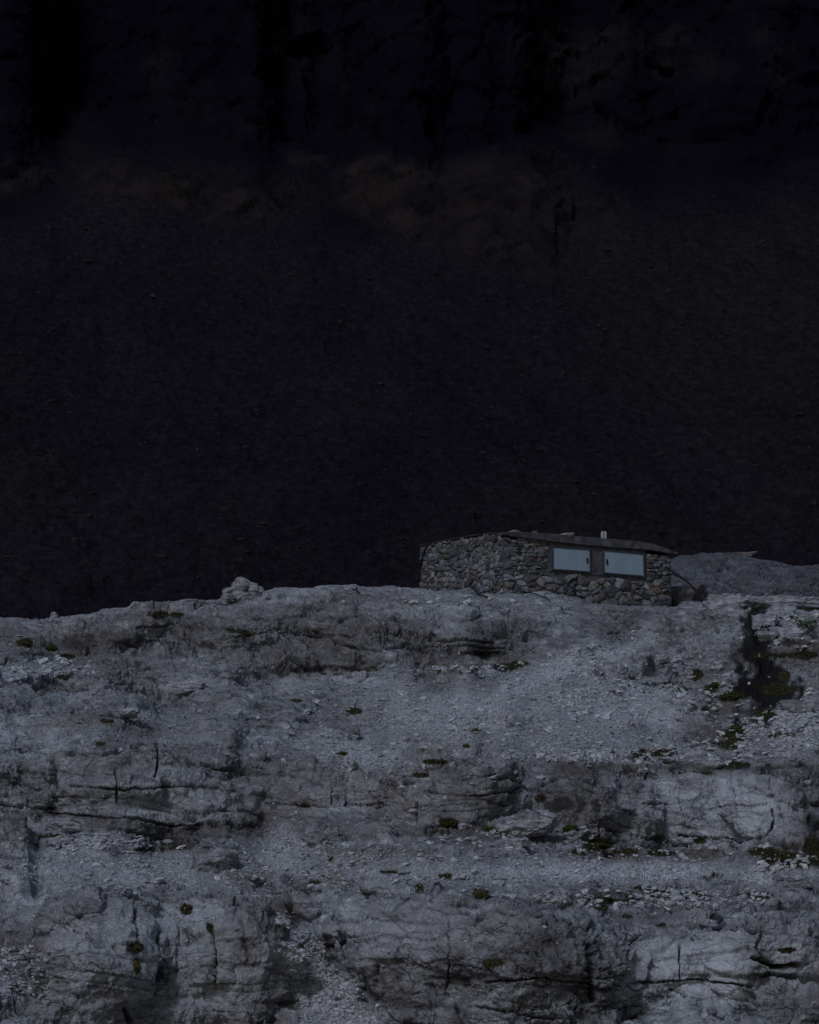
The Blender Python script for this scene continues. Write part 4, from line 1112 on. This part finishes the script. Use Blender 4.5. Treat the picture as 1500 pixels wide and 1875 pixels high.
cab([(1221,1050),(1236,1052),(1248,1058),(1262,1068),(1272,1080),(1278,1090),(1280,1102)], 63.6, 63.2, .023, 'lower of two black cables curving from the right end of the hut to the rock')
def gcab(pts, r, lab):
    q = []
    for x, y in pts:
        p, nn = surf(x, y); q.append(p+np.array([0, -.05, .05]))
    tube('cable', q, r, M_BLACK, lab, 'cable')
gcab([(858,1076),(868,1081),(877,1088),(888,1094),(896,1099)], .02, 'thin black cable on the rock below the front corner of the hut')
gcab([(955,1083),(975,1088),(992,1094),(1006,1103)], .014, 'thin black cable on the rock below the left shutter')

# leafy plant
pr = surf(1476, 1156)[0]
V = []; Fc = []
for i in range(150):
    a = rng.random()*6.28; rr = .22*rng.random()**.5; h = .05+.22*rng.random()
    c = pr+np.array([rr*math.cos(a)*1.2, rr*math.sin(a)*.7-.1, h]); L_ = .06+.04*rng.random()
    d = rng.normal(size=3); d /= np.linalg.norm(d); e = np.cross(d, rng.normal(size=3)); e /= np.linalg.norm(e)
    nn_ = np.cross(d, e)
    b = len(V); V += [c-d*L_*.5, c+e*L_*.28, c+d*L_*.5, c-e*L_*.28, c+nn_*.008]
    Fc += [(b, b+1, b+4), (b+1, b+2, b+4), (b+2, b+3, b+4), (b+3, b, b+4)]
root = empty('leafy_plant', pr); tag(root, 'small leafy green plant between pale rocks near the right edge', 'plant')
o = mesh_np('foliage', np.array(V)-pr, np.array(Fc), M_LEAF, root, False)
V = []; Fc = []
for i in range(9):
    a = i*.7; t = np.array([.15*math.cos(a), .1*math.sin(a)-.1, .2]); b = len(V)
    V += [(-.006, 0, -.05), (.006, 0, -.05), (0, .008, -.05), tuple(t+[-.003, 0, 0]), tuple(t+[.003, 0, 0]), tuple(t+[0, .004, 0])]
    Fc += [(b, b+1, b+4, b+3), (b+1, b+2, b+5, b+4), (b+2, b, b+3, b+5)]
mesh_np('stem', np.array(V), np.array(Fc), M_TWIG, root, False)

# ------------------------------------------------------------------ dark mountain behind
mx = np.concatenate([np.linspace(-1800, -60, 120, endpoint=False), np.linspace(-60, 1560, 760, endpoint=False), np.linspace(1560, 3300, 120)])
MR = 720
my = np.linspace(-900, 1500, MR)
my = np.concatenate([np.linspace(-1000, -20, 90, endpoint=False), np.linspace(-20, 1200, 620, endpoint=False), np.linspace(1200, 1900, 60)])
MX, MY = np.meshgrid(mx, my)
w_ = fbm(np.stack([MX/300, MY/300, MX*0], -1), 1., 4, 501)
clb = np.interp(mx, [-600,0,100,150,300,420,560,700,900,1020,1200,1350,1500,1900], [330,300,310,240,215,235,270,262,255,262,285,270,262,240])
cliff = 1-ss(MY-clb[None]-w_*85, -36, 40)
OC = [(280,345,140,32,.9,8),(400,385,120,26,.9,10),(200,325,70,40,.8),(60,330,80,18,.8,-15),(460,390,50,40,.7),(700,340,75,50,1),(760,400,80,50,.9,30),(900,360,170,70,.75),(920,440,130,55,.75),(1040,400,110,60,.5),(1000,500,60,22,.5),(560,300,40,22,.5)]
outc = np.clip(blobs(MX, MY, OC, w_*.5, .5), 0, 1)
UP = [(1080,130,75,90,.7),(1110,90,60,45,.6),(1235,80,40,26,.9),(1310,130,55,40,.6),(1390,75,30,30,.6),(1220,140,50,30,.5),(290,120,40,90,.5),(560,110,80,70,.35),(1090,240,80,30,.6),(370,190,50,40,.3),(90,110,50,60,.3),(640,150,20,60,.4),(1420,120,40,60,.3),(730,60,30,50,.2)]
upp = np.clip(blobs(MX, MY, UP, w_*.6, .7), 0, 1)*.6
_, ay, az = ray(MX, MY); te2 = az/ay
rad = (1-cliff*.97)*(1-outc*.75)
tS = np.where(cliff > .5, 4.5, .60+te2*.30)
tS = .60+te2*.30
g2 = rad/np.maximum(tS-te2, .17)+(1-rad)/1.9
dt = -np.diff(te2, axis=0)
ln2 = np.concatenate([np.zeros((1, len(mx))), np.cumsum((g2[1:]+g2[:-1])*.5*dt, 0)], 0)
r0 = np.argmin(abs(my-1100))
ln2 = math.log(190.)-(ln2-ln2[r0][None])
ln2 = blur(ln2, 5, 1)
Ym = np.exp(ln2)
x_, y_, z_ = ray(MX, MY)
Pm = np.stack([x_*Ym/y_, Ym, z_*Ym/y_], -1)
Nm = normals(np.stack([blur(Pm[..., i], 4, 3) for i in range(3)], -1))
rocky = np.clip(cliff+outc, 0, 1)
Dm = (3.*fbm(Pm, (.02, .02, .018), 4, 511)*cliff + 2.2*(worley(Pm, (.06, .06, .045), 512)[2]-.5)*rocky
      + 1.3*(worley(Pm, (.2, .2, .28), 513)[2]-.5)*rocky + (.6*fbm(Pm, (.3, .3, .3), 4, 514, .6))*rocky
      + (1-rocky)*(1.0*fbm(Pm, .03, 4, 515)+.45*fbm(Pm, .35, 4, 516, .7)+.9*fbm(Pm, (.05, .03, .03), 3, 518)))
Pm = Pm+Nm*Dm[..., None]
H2, W2 = Pm.shape[:2]; ii = np.arange(H2*W2).reshape(H2, W2)
qd = np.stack([ii[:-1, :-1], ii[1:, :-1], ii[1:, 1:], ii[:-1, 1:]], -1).reshape(-1, 4)
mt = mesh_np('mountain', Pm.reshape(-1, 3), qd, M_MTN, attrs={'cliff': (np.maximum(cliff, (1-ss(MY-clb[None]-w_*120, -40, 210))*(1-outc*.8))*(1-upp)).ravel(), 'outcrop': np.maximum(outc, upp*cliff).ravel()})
tag(mt, kind='structure')
# boulder field on its slope
n = 9000
wgt = ((1-rocky)*ss(MY, 240, 700)*(MX > -60)*(MX < 1560)*(MY < 1150)+.02*(MX > -60)*(MX < 1560)*(MY > 260)*(MY < 1150)).ravel(); wgt = wgt/wgt.sum()
pick = rng.choice(H2*W2, n, p=wgt); C = Pm.reshape(-1, 3)[pick]
v0, f0 = ICO[0]
sz = (C[:, 1]/F)*(1.0+2.0*rng.random(n)**3+3.0*(rng.random(n) < .03)+5*(rng.random(n) < .003))
L_ = v0[None]*(1+.3*rng.normal(size=(n, 12)).clip(-1.3, 1.3))[..., None]*np.stack([sz*(.8+.7*rng.random(n)), sz, sz*(.5+.4*rng.random(n))], -1)[:, None]
V = L_+C[:, None]
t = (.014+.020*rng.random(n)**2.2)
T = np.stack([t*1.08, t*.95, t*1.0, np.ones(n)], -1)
M_MST = stone_color_mat('mountain_stones', mott=1., bmp=.1)
o = mesh_np('mountain_scree', V.reshape(-1, 3), (f0[None]+(np.arange(n)*12)[:, None, None]).reshape(-1, 3), M_MST, smooth=False, colors={'tone': np.repeat(T[:, None], 12, 1).reshape(-1, 4)})
tag(o, 'dark boulders strewn over the mountain slope', 'scree', kind='stuff')

# ------------------------------------------------------------------ light
w = bpy.data.worlds.new('World'); scene.world = w; w.use_nodes = True
nn = w.node_tree.nodes; ll = w.node_tree.links
sk = nn.new('ShaderNodeTexSky'); sk.sky_type = 'NISHITA'; sk.sun_disc = False
EL, AZ = 38., 206.                     # azimuth clockwise from +Y (north): behind the camera
sk.sun_elevation = R(EL); sk.sun_rotation = R(AZ)
ll.new(sk.outputs[0], nn['Background'].inputs[0]); nn['Background'].inputs[1].default_value = .05
sd = bpy.data.lights.new('sun', 'SUN'); sd.energy = 1.2; sd.angle = R(12); sd.color = (.715, .80, 1.)
so = bpy.data.objects.new('sun', sd); col.objects.link(so)
dx, dy, dz = math.sin(R(AZ))*math.cos(R(EL)), math.cos(R(AZ))*math.cos(R(EL)), math.sin(R(EL))
from mathutils import Vector
so.rotation_euler = Vector((dx, dy, dz)).to_track_quat('Z', 'Y').to_euler()
so.location = (0, -20, 40)
scene.view_settings.view_transform = 'Standard'; scene.view_settings.look = 'None'
scene.view_settings.exposure = -.40; scene.view_settings.gamma = 1
scene.render.engine = 'CYCLES'
scene.render.resolution_x = 819; scene.render.resolution_y = 1024
